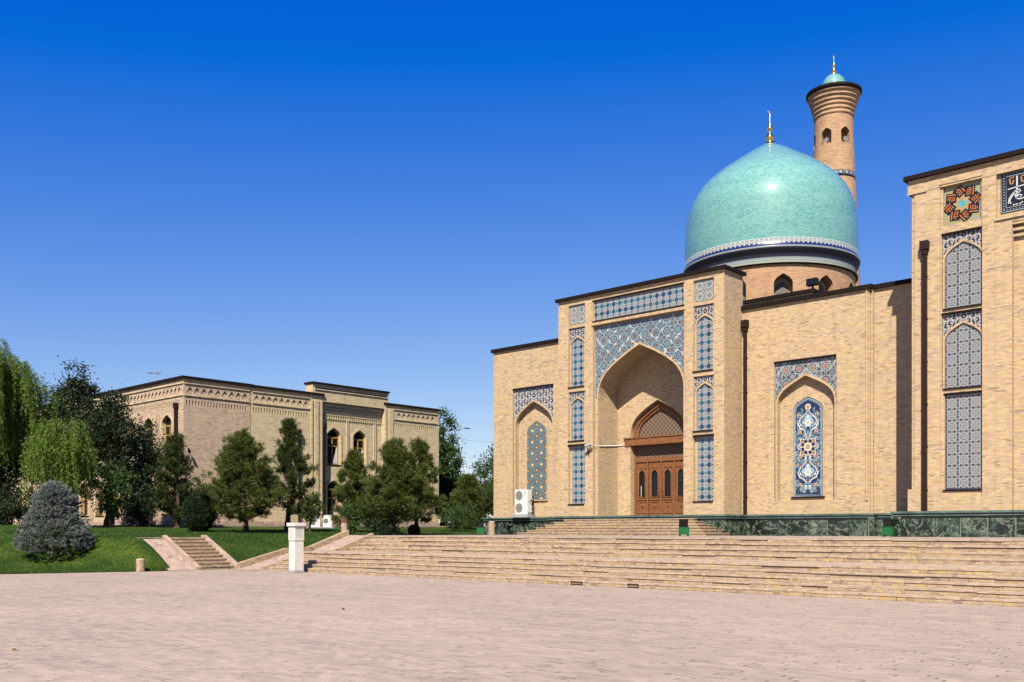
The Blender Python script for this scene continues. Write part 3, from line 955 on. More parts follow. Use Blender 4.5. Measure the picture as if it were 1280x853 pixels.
for k in range(4):
    a0 = DC - 1.50 + k * .775; a1 = a0 + .67; cc = (a0 + a1) / 2
    mb = MB()
    ga = arch(cc, .205, 3.32, 4.42, 4.72)
    mb.solid(FD, rect(a0, a1, ZL + .03, 5.09), -.02, .03, 0, holes=[ga])
    mb.ribbon(FD, ga + [ga[0]], .05, .03, .065)
    mb.fbox(FD, a0 + .08, a1 - .08, 4.78, 5.02, .03, .055)
    mb.fbox(FD, a0 + .05, a1 - .05, 3.17, 3.24, .03, .07)
    # carved lower panel
    mb.solid(FD, rect(a0 + .09, a1 - .09, ZL + .14, 3.12), .03, .06, 0, holes=[rect(a0 + .15, a1 - .15, ZL + .22, 3.05)])
    for t in range(8):
        an = t * math.pi / 4
        x, z = cc + .1 * math.cos(an), ZL + .48 + .1 * math.sin(an)
        mb.ribbon(FD, [(cc, ZL + .48), ((cc + x) / 2 + .02 * math.sin(an), (ZL + .48 + z) / 2), (x * 1.0, z)], [.015, .05, .01], .03, .05)
    mb.sheet(FD, rect(a0 + .02, a1 - .02, ZL + .12, ZL + .2), (), .045, 0)
    lf = dpart('door_leaf', mb, 'wood')
    mb = MB(); mb.sheet(FD, arch(cc, .2, 3.33, 4.42, 4.71), (), .0, 0); mb.fbox(FD, a0 + .24, a0 + .27, 3.35, 3.9, .002, .006, 1) if k == 0 else None
    dpart('glass_pane', mb, ['glass', 'white'] if k == 0 else 'glass')
for a in (-.1, .12):
    mb = MB(); mb.tube([FD.p(DC + a, 3.35, .05), FD.p(DC + a, 3.35, .12), FD.p(DC + a, 3.6, .12), FD.p(DC + a, 3.6, .05)], .015); dpart('handle', mb, 'pipe')

# --- wings either side of the portal
def wing_niche(mb, c, hw_frame, z0f, zt, hw, z0, zs, za):
    """adds a framed arched niche to the wing wall; returns outer hole"""
    fr = rect(c - hw_frame, c + hw_frame, z0f, zt)
    mb.band(FW, fr, 0, -.13)
    a = arch(c, hw, z0f, zs, za)
    out = [(c - hw_frame, z0f), (c - hw, z0f)] + [p for p in reversed(a[2:])] + [(c + hw, z0f), (c + hw_frame, z0f), (c + hw_frame, zt), (c - hw_frame, zt)]
    mb.sheet(FW, out, (), -.13)
    mb.band(FW, a, -.13, -.36)
    mb.sheet(FW, a, (), -.36)
    return fr
LC, RC = -35.62, -19.64
mb = MB()
h1 = wing_niche(mb, LC, 1.5, 3.0, 9.58, 1.36, 3.0, 7.4, 8.77)
h2 = wing_niche(mb, RC, 1.46, 2.98, 9.22, 1.34, 2.98, 7.25, 8.48)
wl0, wl1 = -38.61, -16.72
mb.sheet(FW, [(wl0, zb), (lo + .3, zb), (lo + .3, 11.5), (hi - .3, 11.5), (hi - .3, zb), (wl1, zb), (wl1, 11.8), (wl0, 11.8)], [h1, h2], 0)
mb.box(wl0, wl1, VW, 64, zb - .3, 11.8, 0, 'sbt')
mb.box(wl1, 6, VW + .22, 64, zb - .3, 11.8, 0, 'bt')
mb.box(wl1 - .16, wl1 - .06, VW - .05, VW + .005, 2.9, 11.8, 0, 'nb')   # corner bead
mb.box(wl1, wl1 + .1, VW + .1, VW + .23, zb, 11.8, 0, 'nb')
mb.build('hall_wall', 'brick', mq)
mb = MB(); mb.box(wl0 + .05, 5.9, VW + .4, 63.9, 11.6, 11.72); mb.build('roof', 'roof', mq)
mb = MB()
mb.box(wl0 - .12, lo - .002, VW - .12, VW + .5, 11.8, 11.98); mb.box(wl0 - .12, wl0 + .3, VW + .5, 64.1, 11.8, 11.98)
mb.build('roof_cornice', 'trim', mq); mb = MB()
mb.box(hi + .002, wl1 + .12, VW - .12, VW + .5, 11.8, 11.98)
mb.box(wl1 + .12, -13.9, VW + .1, VW + .7, 11.8, 11.975)
mb.build('roof_cornice', 'trim', mq)
for c, hw, zs, za, zt, hf, mat, z0f in ((LC, 1.36, 7.4, 8.77, 9.58, 1.5, 'scroll', 3.0), (RC, 1.34, 7.25, 8.48, 9.22, 1.46, 'girih_red', 2.98)):
    rim('arch_rim', FW, c, hw, zs, za, .085, -.128, -.06, z0f)
    spandrel(FW, c, hw, zs, za, .085, c - hf + .03, c + hf - .03, zt - .03, -.125, mat)
    mb = MB(); mb.fbox(FW, c - hf, c + hf, zt - .035, zt + .012, -.12, .035); mb.build('lintel', 'trim', mq)
rim('arch_rim', FW, LC, .72, 7.02, 7.72, .06, -.358, -.325, 3.35)
tile('arched_tile_panel', FW, arch(LC, .70, 3.35, 7.02, 7.70), -.36, 'wing_tile', (LC, 3.4))
# arabesque panel of inlaid tiles
pz0, pzs, pza, pw = 3.14, 6.95, 7.55, .68
rim('arch_rim', FW, RC, pw + .03, pzs, pza + .03, .06, -.358, -.325, pz0)
pn = tile('arched_tile_panel', FW, arch(RC, pw, pz0, pzs, pza), -.36, 'navy', (RC, pz0))
mb = MB(); n1 = -.333; nb_ = -.342
line = arch(RC, pw - .03, pz0 + .03, pzs, pza - .04); mb.ribbon(FW, line + [line[0]], .03, nb_, n1, 2)
line = arch(RC, pw - .085, pz0 + .085, pzs - .02, pza - .1); mb.ribbon(FW, line + [line[0]], .018, nb_, n1, 2)
def disc(c0, z, r, m, n=n1, k=0., lob=8, nn=32):
    pts = [(c0 + r * (1 + k * math.cos(lob * t)) * math.cos(t), z + r * (1 + k * math.cos(lob * t)) * math.sin(t)) for t in np.linspace(0, 2 * math.pi, nn, endpoint=False)]
    mb.sheet(FW, pts, (), n, m)
def petal(c0, z, an, l, w, m, n=n1):
    dx, dz = math.cos(an), math.sin(an)
    pts = [(0, 0), (.35, .8), (.6, 1), (.85, .55), (1, 0), (.85, -.55), (.6, -1), (.35, -.8)]
    mb.sheet(FW, [(c0 + dx * p * l - dz * q * w / 2, z + dz * p * l + dx * q * w / 2) for p, q in pts], (), n, m)
zm = 5.35
for k in range(8):
    petal(RC, zm, k * math.pi / 4, .52, .30, 0); petal(RC, zm, k * math.pi / 4, .47, .22, 4, n1 + .002)
    petal(RC + .22 * math.cos(k * math.pi / 4), zm + .22 * math.sin(k * math.pi / 4), k * math.pi / 4, .2, .11, 3 if k % 2 else 5, n1 + .004)
disc(RC, zm, .2, 0, n1 + .004, .1); disc(RC, zm, .13, 3, n1 + .006, .2); disc(RC, zm, .05, 1, n1 + .008)
for zc2, s in ((4.22, 1), (6.42, 1)):      # ogee medallions
    for sg in (-1, 1):
        pts = [(0, .62), (.12, .40), (.34, .22), (.47, -.02), (.38, -.22), (.2, -.3), (.1, -.42), (0, -.55)]
        mb.ribbon(FW, [(RC + sg * a, zc2 + z) for a, z in pts], [.02, .035, .045, .05, .06, .045, .035, .02], nb_, n1, 0)
        pts = [(0, .38), (.16, .16), (.30, -.02), (.2, -.16), (.05, -.1)]
        mb.ribbon(FW, [(RC + sg * a, zc2 + z) for a, z in pts], [.02, .05, .06, .05, .02], nb_, n1, 2)
        petal(RC + sg * .40, zc2 - .12, math.pi / 2 + sg * 1.0, .25, .12, 0); petal(RC + sg * .42, zc2 + .32, sg * .6 + (0 if sg > 0 else math.pi), .14, .10, 3)
    disc(RC, zc2, .20, 2, n1 + .003, .15, 6); disc(RC, zc2, .13, 0, n1 + .005, .15, 6); disc(RC, zc2, .05, 3, n1 + .007)
    petal(RC, zc2 + .1, math.pi / 2, .26, .12, 0, n1 + .002)
for z in (3.55, 4.82, 5.9):                   # palmettes between
    for k, an in enumerate((20, 55, 90, 125, 160)):
        petal(RC, z - .08, R(an), .30 - .05 * abs(k - 2), .10, (2, 0, 1, 0, 2)[k])
    for sg in (-1, 1): petal(RC + sg * .28, z + .02, R(90 - sg * 35), .2, .10, 3)
disc(RC, 7.12, .14, 0); disc(RC, 7.12, .10, 3, n1 + .002); disc(RC, 7.12, .04, 1, n1 + .004)
rr = random.Random(3)
for k in range(300):                          # small leaves and tendrils, mirrored
    a, z, an = rr.uniform(.05, .56), rr.uniform(3.3, 7.0), rr.uniform(0, 6.28)
    m_ = rr.choice([0, 0, 2, 2, 1, 3])
    for sg in (-1, 1):
        petal(RC + sg * a, z, an if sg > 0 else math.pi - an, rr.uniform(.05, .10), .03, m_, n1 - .002)
        if k % 3 == 0:
            mb.ribbon(FW, [(RC + sg * (a + .08 * math.cos(an + t)), z + .08 * math.sin(an + t)) for t in np.linspace(0, 4, 7)], .014, nb_, n1 - .003, 2)
mb.build('inlay', ['white_tile', 'turq_tile', 'sky_tile', 'ochre_tile', 'navy', 'pink_tile'], pn)
for c, w, z, n in ((RC, .78, 3.14, -.34), (LC, .78, 3.34, -.34)):
    mb = MB(); mb.fbox(FW, c - w, c + w, z - .06, z, n - .02, n + .07); mb.build('sill', 'trim' if c == RC else 'brick', mq)

# --- plinth and ledge
mb = MB()
def pl(x0, x1, y0, y1): mb.box(x0, x1, y0, y1, ZT - .2, 2.2, 0, 'b')
pl(-38.95, -32.7, VW - .36, 64); pl(-32.72, -22.42, VP - .36, 40.2); pl(-22.44, -16.4, VW - .36, 42); pl(-16.42, -13.6, VW - .14, 42)
pl(-14.4, 12, VR - .55, 42)
mb.box(-16.62, -16.36, VW - .42, VW, ZT, 2.2, 0, 'b'); mb.box(-14.5, -14.1, VR - .6, VR, ZT, 2.2, 0, 'b')
mb.build('plinth', 'marble', mq)
mb = MB()
def lg(x0, x1, y0, y1, z0=2.2, z1=ZL): mb.box(x0, x1, y0, y1, z0 + .08, z1, 0); mb.box(x0 + .05, x1 - .05, y0 + .06, y1, z0 + .02, z0 + .08, 1); mb.box(x0 + .03, x1 - .03, y0 + .035, y1, z0 - .02, z0 + .02, 0); mb.box(x0 + .075, x1 - .075, y0 + .08, y1, z0 - .09, z0 - .02, 1)
lg(-39.05, -32.7, VW - .46, 64.1); lg(-32.82, -22.32, VP - .46, 40.5); lg(-22.34, -16.34, VW - .46, 42); lg(-16.36, -13.6, VW - .24, 42)
lg(-14.5, 12.1, VR - .65, 42)
mb.build('plinth_ledge', ['ledge', 'black_tile'], mq)

# --- tall central portal of the mosque at the right edge
mb = MB()
rl0, rl1, ztop = -13.84, 9., 14.92
colr = rect(-12.9, -11.42, 2.9, 14.53)
cal = rect(-10.94, 8.0, 12.85, 14.50)
ivr = rect(-10.42, 7.5, zb, 12.62)
outer = [(rl0, zb), (-10.42, zb), (-10.42, 12.62), (7.5, 12.62), (7.5, zb), (rl1, zb), (rl1, ztop), (rl0, ztop)]
mb.sheet(FR, outer, [colr, cal], 0)
mb.box(-13.95, rl0 + .001, VR + .05, 44, zb, 14.42, 0, 'bt')
mb.face([FR.p(rl0, zb, 0), FR.p(rl0, ztop, 0), FR.p(rl0, ztop, -.06), FR.p(rl0, zb, -.06)])
mb.box(-14.08, rl1, VR - .012, 44, 14.42, ztop, 0, 'b')
mb.box(-14.08, -13.6, VR - .02, 44, zb, 3.2, 0, 'b')
mb.box(-13.4, -13.34, VR - .015, VR + .01, 3.2, 14.42, 0, 'nb')
mb.box(-10.98, -10.93, VR - .015, VR + .01, zb, 12.85, 0, 'nb')
mb.box(rl1 - .01, rl1, VR, 44, zb, ztop, 0, 'b')
mb.box(rl0, rl1, 43.9, 44, 11, ztop, 0, 'b')
mb.band(FR, colr, 0, -.06)
zones = [rect(-12.8, -11.48, 12.98, 14.41), rect(-12.86, -11.42, 9.86, 12.66), rect(-12.86, -11.42, 6.9, 9.7), rect(-12.75, -11.4, 3.14, 6.72)]
cz = [rect(-12.8, -11.48, 12.98, 14.41), rect(-12.86, -11.45, 9.86, 12.66), rect(-12.86, -11.45, 6.9, 9.7), rect(-12.75, -11.45, 3.14, 6.72)]
mb.sheet(FR, colr, cz, -.06)
for q in cz: mb.band(FR, q, -.06, -.16); mb.sheet(FR, q, (), -.16)
mb.band(FR, cal, 0, -.12); mb.sheet(FR, cal, (), -.12)
mb.band(FR, [(-10.42, zb), (-10.42, 12.62), (7.5, 12.62), (7.5, zb)], 0, -.25, closed=False)
# deep iwan of the tall portal
gc, gh = -1.46, 7.2
ga = arch(gc, gh, zb, 7.4, 11.9)
outer = [(-10.42, zb), (gc - gh, zb)] + [p for p in reversed(ga[2:])] + [(gc + gh, zb), (7.5, zb), (7.5, 12.62), (-10.42, 12.62)]
mb.sheet(FR, outer, (), -.25)
mb.band(FR, ga[1:] + ga[:1], -.25, -4.5, closed=False); mb.sheet(FR, ga, (), -4.5)
mb.build('main_portal', 'brick', mq)
mb = MB()
for i, z in enumerate((12.62, 12.40, 12.2)): mb.fbox(FR, -10.42 + .0, 7.4, z - .1, z, -.24, -.02 - .06 * i)
mb.build('string_course', 'brick', mq)
mb = MB(); mb.fbox(FR, -10.98, 8.0, 12.75, 12.81, -.02, .06); mb.build('string_course', 'brick', mq)
mb = MB(); mb.box(-14.2, rl1 + .1, VR - .16, 44.1, ztop, 15.08); mb.build('roof_cornice', 'trim', mq)
mb = MB(); mb.fbox(FR, -12.92, -11.4, 14.5, 14.56, -.05, .04); mb.fbox(FR, -14.1, -13.37, 14.38, 14.43, .014, .05); mb.build('string_course', 'brick', mq)
# lattice panels
for z0, zs, za, zt in ((9.88, 11.62, 12.29, 12.66), (6.92, 8.62, 9.29, 9.70)):
    c = -12.10
    rim('arch_rim', FR, c, .66, zs, za, .07, -.16, -.075, z0)
    tile('arched_tile_panel', FR, arch(c, .655, z0, zs, za - .01), -.16, 'lattice', (c - .21 - .42, z0))
    spandrel(FR, c, .66, zs, za, .07, -12.84, -11.42, zt - .02, -.155, 'scroll_dark')
    sill(FR, c - .70, c + .66, z0, mq, .1, .05, -.06)
    mb = MB(); mb.fbox(FR, c - .76, c + .68, zt - .03, zt + .03, -.15, -.03); mb.build('lintel', 'trim', mq)
tile('tile_panel', FR, rect(-12.74, -11.46, 3.16, 6.68), -.16, 'lattice', (-12.1 - .63, 3.2))
sill(FR, -12.8, -11.42, 3.15, mq, .1, .05, -.06)
mb = MB(); mb.fbox(FR, -12.78, -11.43, 6.68, 6.74, -.15, -.03); mb.build('lintel', 'trim', mq)
for a0, a1, z0, z1, mt in ((-12.72, -11.48, 3.18, 6.66, 'navy'),):
    mb = MB(); q = rect(a0, a1, z0, z1); mb.ribbon(FR, q + [q[0]], .03, -.142, -.135); mb.build('tile_border', mt, mq)
# square kufic panel
kp = tile('tile_panel', FR, rect(-12.78, -11.5, 13.0, 14.39), -.16, 'kufic_field', (-12.14, 13.7))
mb = MB(); kc, kz = -12.14, 13.695; kn = -.136
rr = random.Random(5)
for i in range(9):
    for j in range(9):
        a, z = kc - .58 + i * .145, kz - .62 + j * .155
        r = .05
        mb.ribbon(FR, [(a + r * math.cos(t), z + r * math.sin(t)) for t in np.linspace(0, 6.283, 9)], .022, kn - .004, kn, 0)
def star(c, z, r0, r1, k, m, n, ph=0.):
    pts = []
    for t in range(2 * k):
        r = r0 if t % 2 == 0 else r1
        pts.append((c + r * math.cos(ph + math.pi * t / k), z + r * math.sin(ph + math.pi * t / k)))
    mb.sheet(FR, pts, (), n, m)
star(kc, kz, .50, .30, 8, 0, kn + .003, .2); star(kc, kz, .46, .28, 8, 3, kn + .005, .2)
star(kc, kz, .40, .09, 8, 0, kn + .008, .2)
for k in range(8):
    an = k * math.pi / 4 + .2
    cx, cz = kc + .47 * math.cos(an), kz + .47 * math.sin(an)
    # each block: a square word of parallel bars, turned round the star
    ca, sa = math.cos(an + .5), math.sin(an + .5)
    def loc(x, y): x, y = x * 1.12, y * 1.12; return (cx + x * ca - y * sa, cz + x * sa + y * ca)
    mb.sheet(FR, [loc(-.17, -.16), loc(.17, -.16), loc(.17, .16), loc(-.17, .16)], (), kn + .010, 1)
    for (x0, y0, x1, y1) in ((-.14, -.12, .14, -.09), (-.11, -.04, -.085, .11), (-.04, -.04, -.015, .11), (.03, -.01, .055, .11), (.095, -.04, .12, .05), (-.11, -.04, .12, -.018)):
        mb.sheet(FR, [loc(x0, y0), loc(x1, y0), loc(x1, y1), loc(x0, y1)], (), kn + .013, 2)
mb.build('inlay', ['turq_tile', 'black_tile', 'orange_tile', 'ochre_tile'], kp)
# calligraphy frieze
cp = tile('tile_panel', FR, rect(-10.82, 7.9, 13.0, 14.44), -.12, 'black_tile', (-10.82, 13.0))
mb = MB(); q = rect(-10.79, 7.87, 13.03, 14.41); mb.ribbon(FR, q + [q[0]], .035, -.102, -.088, 1)
q = rect(-10.64, 7.72, 13.17, 14.28); mb.ribbon(FR, q + [q[0]], .025, -.102, -.088, 1)
q = rect(-10.715, 7.795, 13.1, 14.34)
for i in range(2):
    for t in np.arange(-10.72, 7.8, .1): mb.fbox(FR, t, t + .045, (13.075, 14.32)[i], (13.115, 14.36)[i], -.1, -.09, 1)
for t in np.arange(13.12, 14.3, .1): mb.fbox(FR, -10.735, -10.695, t, t + .045, -.1, -.09, 1)
def word(a):
    def w(pts, wd=.034, m=0): mb.ribbon(FR, [(a + x, 13.2 + z) for x, z in pts], wd, -.1, -.085, m)
    w([(.0, .62), (.9, .70)], .035)                                        # long horizontal stroke
    for x in (.30, .62, .74): w([(x, 1.04), (x, .30), (x - .02, .22)], .05)  # tall uprights
    w([(.02, .10), (.04, .28), (.12, .40), (.2, .44), (.14, .34), (.06, .22), (.10, .08)])
    w([(.14, .42), (.26, .52), (.38, .55), (.42, .48), (.34, .42), (.22, .40)])
    w([(.22, .40), (.28, .26), (.36, .20), (.48, .20), (.58, .24), (.62, .32)])
    w([(.30, .30), (.38, .36), (.46, .32), (.40, .24)])
    w([(.74, .30), (.82, .36), (.90, .30), (.86, .20), (.80, .24)])
    w([(.17, .03), (.23, .04)], .04); w([(.26, .03), (.32, .04)], .04)
    w([(.36, .02), (.50, .08)], .03); w([(.64, .06), (.67, .12)], .03)
    for x in (.05, .43, .80):                                              # gilded small script
        w([(x, .98), (x + .03, .80), (x + .10, .78), (x + .14, .92)], .04, 2); w([(x + .02, 1.0), (x + .16, 1.02)], .03, 2)
for a in (-10.58, -9.5, -8.45): word(a)
mb.build('inlay', ['white_tile', 'grey_tile', 'ochre_tile'], cp)

# --- downpipes
def downpipe(x, y, ztop, zbot, parent, r=.065):
    mb = MB()
    mb.box(x - .15, x + .15, y - .14, y + .12, ztop - .32, ztop, 0)
    mb.box(x - .1, x + .1, y - .1, y + .09, ztop - .5, ztop - .32, 0)
    mb.box(x - r, x + r, y - r, y + r, zbot, ztop - .5, 0)
    for z in np.arange(zbot + .8, ztop - .6, 1.6): mb.box(x - r - .015, x + r + .015, y - r - .01, y + r + .05, z, z + .04, 0)
    mb.build('downpipe', 'pipe', parent)
downpipe(-22.5, VW - .1, 11.3, ZL, mq)
downpipe(-13.42, VR - .1, 12.5, ZL, mq, .075)

# --- drum and dome
DX, DY = -27.5, 52.
base = MB(); base.box(DX - 5.15, DX + 5.15, DY - 5.3, DY + 5.3, 11.6, 13.72, 0, 'b'); base.build('drum_base', 'brick', mq)
mb = MB(); mb.box(DX - 5.3, DX + 5.3, DY - 5.45, DY + 5.45, 13.72, 13.9); mb.build('roof_cornice', 'trim', mq)
def cut(obj, cutters):
    for c in cutters:
        md = obj.modifiers.new('cut', 'BOOLEAN'); md.object = c; md.operation = 'DIFFERENCE'; md.solver = 'EXACT'
    dg = bpy.context.evaluated_depsgraph_get()
    me = bpy.data.meshes.new_from_object(obj.evaluated_get(dg))
    obj.modifiers.clear(); old = obj.data; obj.data = me; me.name = obj.name
    for c in cutters: bpy.data.objects.remove(c)
def ring_prism(cx, cy, ang, hw, z0, zs, za, r0, r1):
    """arched prism pointing outwards at angle ang"""
    f = F(cx + r0 * math.cos(ang), cy + r0 * math.sin(ang), -math.sin(ang), math.cos(ang))
    mb = MB(); mb.solid(f, arch(0, hw, z0, zs, za), 0, r1 - r0, 0)
    o = mb.build('cutter', 'brick')
    bm = bmesh.new(); bm.from_mesh(o.data); bmesh.ops.remove_doubles(bm, verts=bm.verts, dist=1e-5); bmesh.ops.recalc_face_normals(bm, faces=bm.faces); bm.to_mesh(o.data); bm.free()
    return o
def weld(o):
    bm = bmesh.new(); bm.from_mesh(o.data); bmesh.ops.remove_doubles(bm, verts=bm.verts, dist=1e-5); bmesh.ops.recalc_face_normals(bm, faces=bm.faces); bm.to_mesh(o.data); bm.free()
cam_ang = math.atan2(-DY, -DX)
mb = MB(); mb.lathe(DX, DY, [(4.72, 12.2), (4.72, 15.93)], 96, 0, False, cap=True)
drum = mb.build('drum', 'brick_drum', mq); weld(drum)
angs = [cam_ang + R(8.6 + 30 * k) for k in range(12)]
loc0 = Vector(drum.location); drum.parent = None; drum.location = (0, 0, 0)
cut(drum, [ring_prism(DX, DY, a, .5, 13.3, 14.85, 15.42, 4.05, 5.2) for a in angs])
drum.parent = mq; drum.location = loc0
for a in angs:
    f = F(DX + 4.12 * math.cos(a), DY + 4.12 * math.sin(a), -math.sin(a), math.cos(a))
    mb = MB(); mb.solid(f, arch(0, .36, 13.3, 14.7, 15.12), -.04, .03, 0, None, (0, 13.3))
    mb.build('niche_grille', 'grille', drum)
    mb = MB()
    l1, l2 = arch(0, .49, 13.3, 14.83, 15.38), arch(0, .36, 13.3, 14.7, 15.12)
    mb.solid(f, l1, -.05, .015, 0, holes=[l2]); mb.build('niche_surround', 'brick', drum)
mb = MB()
mb.lathe(DX, DY, [(4.70, 15.92), (4.86, 15.92), (4.86, 15.98)], 96, 1)
mb.lathe(DX, DY, [(4.76, 15.98), (4.79, 16.28), (4.84, 16.45), (4.98, 16.78)], 96, 0)
mb.lathe(DX, DY, [(4.98, 16.78), (5.0, 16.83), (4.99, 16.87), (4.92, 16.89)], 96, 2)
mb.build('dome_ring', ['ring', 'trim', 'grey_tile'], mq)
DOME = [(.06, 24.3), (.5, 24.05), (1.0, 23.77), (1.5, 23.46), (2.0, 23.13), (2.5, 22.8), (3.0, 22.45), (3.4, 22.13), (3.75, 21.82), (4.03, 21.5), (4.27, 21.15),
        (4.48, 20.75), (4.64, 20.35), (4.75, 19.95), (4.83, 19.4), (4.88, 18.7), (4.9, 18.0), (4.885, 17.32)]
def smooth_prof(p, n=4):
    out = []
    for i in range(len(p) - 1):
        p0, p1, p2, p3 = p[max(i - 1, 0)], p[i], p[i + 1], p[min(i + 2, len(p) - 1)]
        for k in range(n):
            t = k / n
            out.append(tuple(.5 * ((2 * p1[j]) + (-p0[j] + p2[j]) * t + (2 * p0[j] - 5 * p1[j] + 4 * p2[j] - p3[j]) * t * t + (-p0[j] + 3 * p1[j] - 3 * p2[j] + p3[j]) * t ** 3) for j in (0, 1)))
    return out + [p[-1]]
mb = MB(); mb.lathe(DX, DY, smooth_prof(DOME), 128, 0, True)
dome = mb.build('dome', 'dome', mq)
mb = MB(); mb.lathe(DX, DY, [(4.885, 17.32), (4.90, 17.32), (4.90, 16.885)], 128, 0); mb.build('tile_frieze', 'dome_frieze', dome)
def finial(cx, cy, z, s, parent, ang):
    mb = MB()
    mb.lathe(cx, cy, [(a * s, z + h * s) for a, h in [(.30, 0), (.30, .04), (.16, .08), (.12, .14), (.2, .2), (.26, .32), (.24, .44), (.14, .54), (.08, .62), (.07, .76), (.14, .84), (.19, .94), (.15, 1.04), (.07, 1.12), (.09, 1.2), (.05, 1.24)]], 24, 0)
    mb.lathe(cx, cy, [(a * s, z + h * s) for a, h in [(.05, 1.24), (.045, 1.9), (.0, 1.95)]], 12, 1)
    # crescent, seen almost edge on
    ca, sa = math.cos(ang), math.sin(ang)
    pts = [(.17 * math.cos(t), .17 * math.sin(t)) for t in np.linspace(R(200), R(-20) + 2 * math.pi, 15)]
    for i in range(len(pts) - 1):
        w = .06 * math.sin(math.pi * (i + .5) / (len(pts) - 1)) + .01
        p, q = pts[i], pts[i + 1]
        mb.tube([(cx + ca * p[0] * s, cy + sa * p[0] * s, z + (2.08 + p[1]) * s), (cx + ca * q[0] * s, cy + sa * q[0] * s, z + (2.08 + q[1]) * s)], w * s, 6, 1)
    mb.build('finial', ['gold', 'silver'], parent)
finial(DX, DY, 24.24, .92, dome, 1.1)
# floodlight on the corner of the drum base
fl = thing('floodlight', 'black floodlight on the roof beside the drum under the turquoise dome', 'floodlight', (-22.6, 47.0, 13.9))
mb = MB(); mb.box(-22.75, -22.2, 46.85, 47.15, 14.15, 14.5); mb.build('lamp_housing', 'black', fl)
mb = MB(); mb.box(-22.5, -22.42, 46.96, 47.04, 13.9, 14.15); mb.box(-22.62, -22.3, 46.9, 47.1, 13.9, 13.93); mb.build('bracket', 'black', fl)
mb = MB(); mb.box(-22.72, -22.24, 46.83, 46.85, 14.18, 14.47); mb.build('lens', 'glass', fl)

# ================================================================== minaret
MX, MY = -37., 81.5
mn = thing('minaret', 'tall tapering brick minaret with flared top behind the turquoise dome', 'minaret', (MX, MY, 0))
mb = MB(); mb.lathe(MX, MY, [(3.05, -.2), (2.15, 23.8), (1.63, 36.4), (1.61, 37.45)], 72, 0, False, cap=True)
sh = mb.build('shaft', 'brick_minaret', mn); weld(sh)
sh.parent = None; sh.location = (0, 0, 0)
m_ang = math.atan2(-MY, -MX)
cut(sh, [ring_prism(MX, MY, m_ang + R(a), .44, 34.85, 35.75, 36.25, .95, 2.4) for a in (-22, 36, 94, -80, 152, 210)])
put_under(sh, mn)
mb = MB()
prof = [(1.61, 37.40)]
rs = [1.64, 1.70, 1.78, 1.88, 2.0, 2.14]
z = 37.42
for r in rs:
    prof += [(r - .02, z + .02), (r + .06, z + .06), (r + .065, z + .19), (r + .01, z + .23)]; z += .36
mb.lathe(MX, MY, prof + [(2.2, z)], 72, 0)
mb.build('cornice', 'brick_minaret', mn)
mb = MB(); mb.lathe(MX, MY, [(2.18, 39.44), (2.32, 39.48), (2.32, 39.74), (2.1, 39.82), (0, 39.95)], 72, 0); mb.build('rim', 'trim', mn)
for zb_, r0, r1 in ((31.95, 1.818, 1.797), (24.7, 2.117, 2.096)):
    mb = MB(); mb.lathe(MX, MY, [(r0, zb_), (r0 + .015, zb_), (r1 + .015, zb_ + .5), (r1 - .02, zb_ + .5)], 72, 0); mb.build('tile_band', 'minaret_band', mn)
mb = MB(); mb.lathe(MX, MY, [(1.06, 39.85), (1.06, 40.25), (1.0, 40.55), (.85, 40.9), (.6, 41.18), (.3, 41.38), (.05, 41.5)], 48, 0)
cu = mb.build('cupola', 'dome_small', mn)
finial(MX, MY, 41.42, .82, mn, .6)
for a in (-22, 36):
    an = m_ang + R(a)
    s_ = thing('loudspeaker', 'pale horn loudspeaker in the %s arched opening of the minaret' % ('left' if a < 0 else 'right'), 'loudspeaker', (MX + 1.4 * math.cos(an), MY + 1.4 * math.sin(an), 34.87), 'horn speakers in the minaret')
    mb = MB()
    cx, cy = MX + 1.4 * math.cos(an), MY + 1.4 * math.sin(an)
    mb.tube([(cx - .25 * math.cos(an), cy - .25 * math.sin(an), 35.2), (cx, cy, 35.2), (cx + .15 * math.cos(an), cy + .15 * math.sin(an), 35.2), (cx + .22 * math.cos(an), cy + .22 * math.sin(an), 35.2)], [.06, .07, .14, .21], 16)
    mb.build('horn', 'grey', s_)
    mb = MB(); mb.box(cx - .04, cx + .04, cy - .04, cy + .04, 34.85, 35.15); mb.build('bracket', 'black', s_)

# ================================================================== long hall on the left
HU, HV = -57.4, 31.4
hall = thing('brick_hall', 'two storey pale brick hall with arched windows behind the garden trees', 'building', (HU, HV, 1.9))
FA = F(HU, 0, 0, 1)      # right face, a = v
FB = F(0, HV, 1, 0)      # front-left face, a = u
ZB_, ZR = 1.7, 11.32
wins = []
def window(f, c, hw, z0, zs, za, n, curtain=False):
    fr = arch(c, hw, z0, zs, za)
    mb = MB()
    inner = arch(c, hw - .07, z0 + .07, zs, za - .08)
    mb.solid(f, fr, n - .02, n + .05, 0, holes=[inner])
    mb.fbox(f, c - hw + .05, c + hw - .05, zs - .12, zs - .03, n, n + .045)
    mb.fbox(f, c - hw + .05, c + hw - .05, zs - .72, zs - .66, n, n + .04)
    if hw > .45: mb.fbox(f, c - .035, c + .035, z0 + .05, zs - .1, n, n + .042)
    w = mb.build('window', 'yellow_frame', hall)
    mb = MB()
    mb.sheet(f, arch(c, hw - .05, z0 + .03, zs, za - .05), (), n + .01, 0)
    if curtain: mb.sheet(f, [(c + .08, z0 + .1), (c + hw - .09, z0 + .1), (c + hw - .09, zs - .75), (c + hw - .2, zs - .75)], (), n + .018, 1)
    mb.build('pane', ['glass', 'curtain'], w)
    mb = MB(); mb.fbox(f, c - hw - .05, c + hw + .05, z0 - .1, z0, n - .05, n + .26); mb.build('sill', 'trim', w)
def holes_for(specs): return [arch(c, hw, z0, zs, za) for c, hw, z0, zs, za in specs]
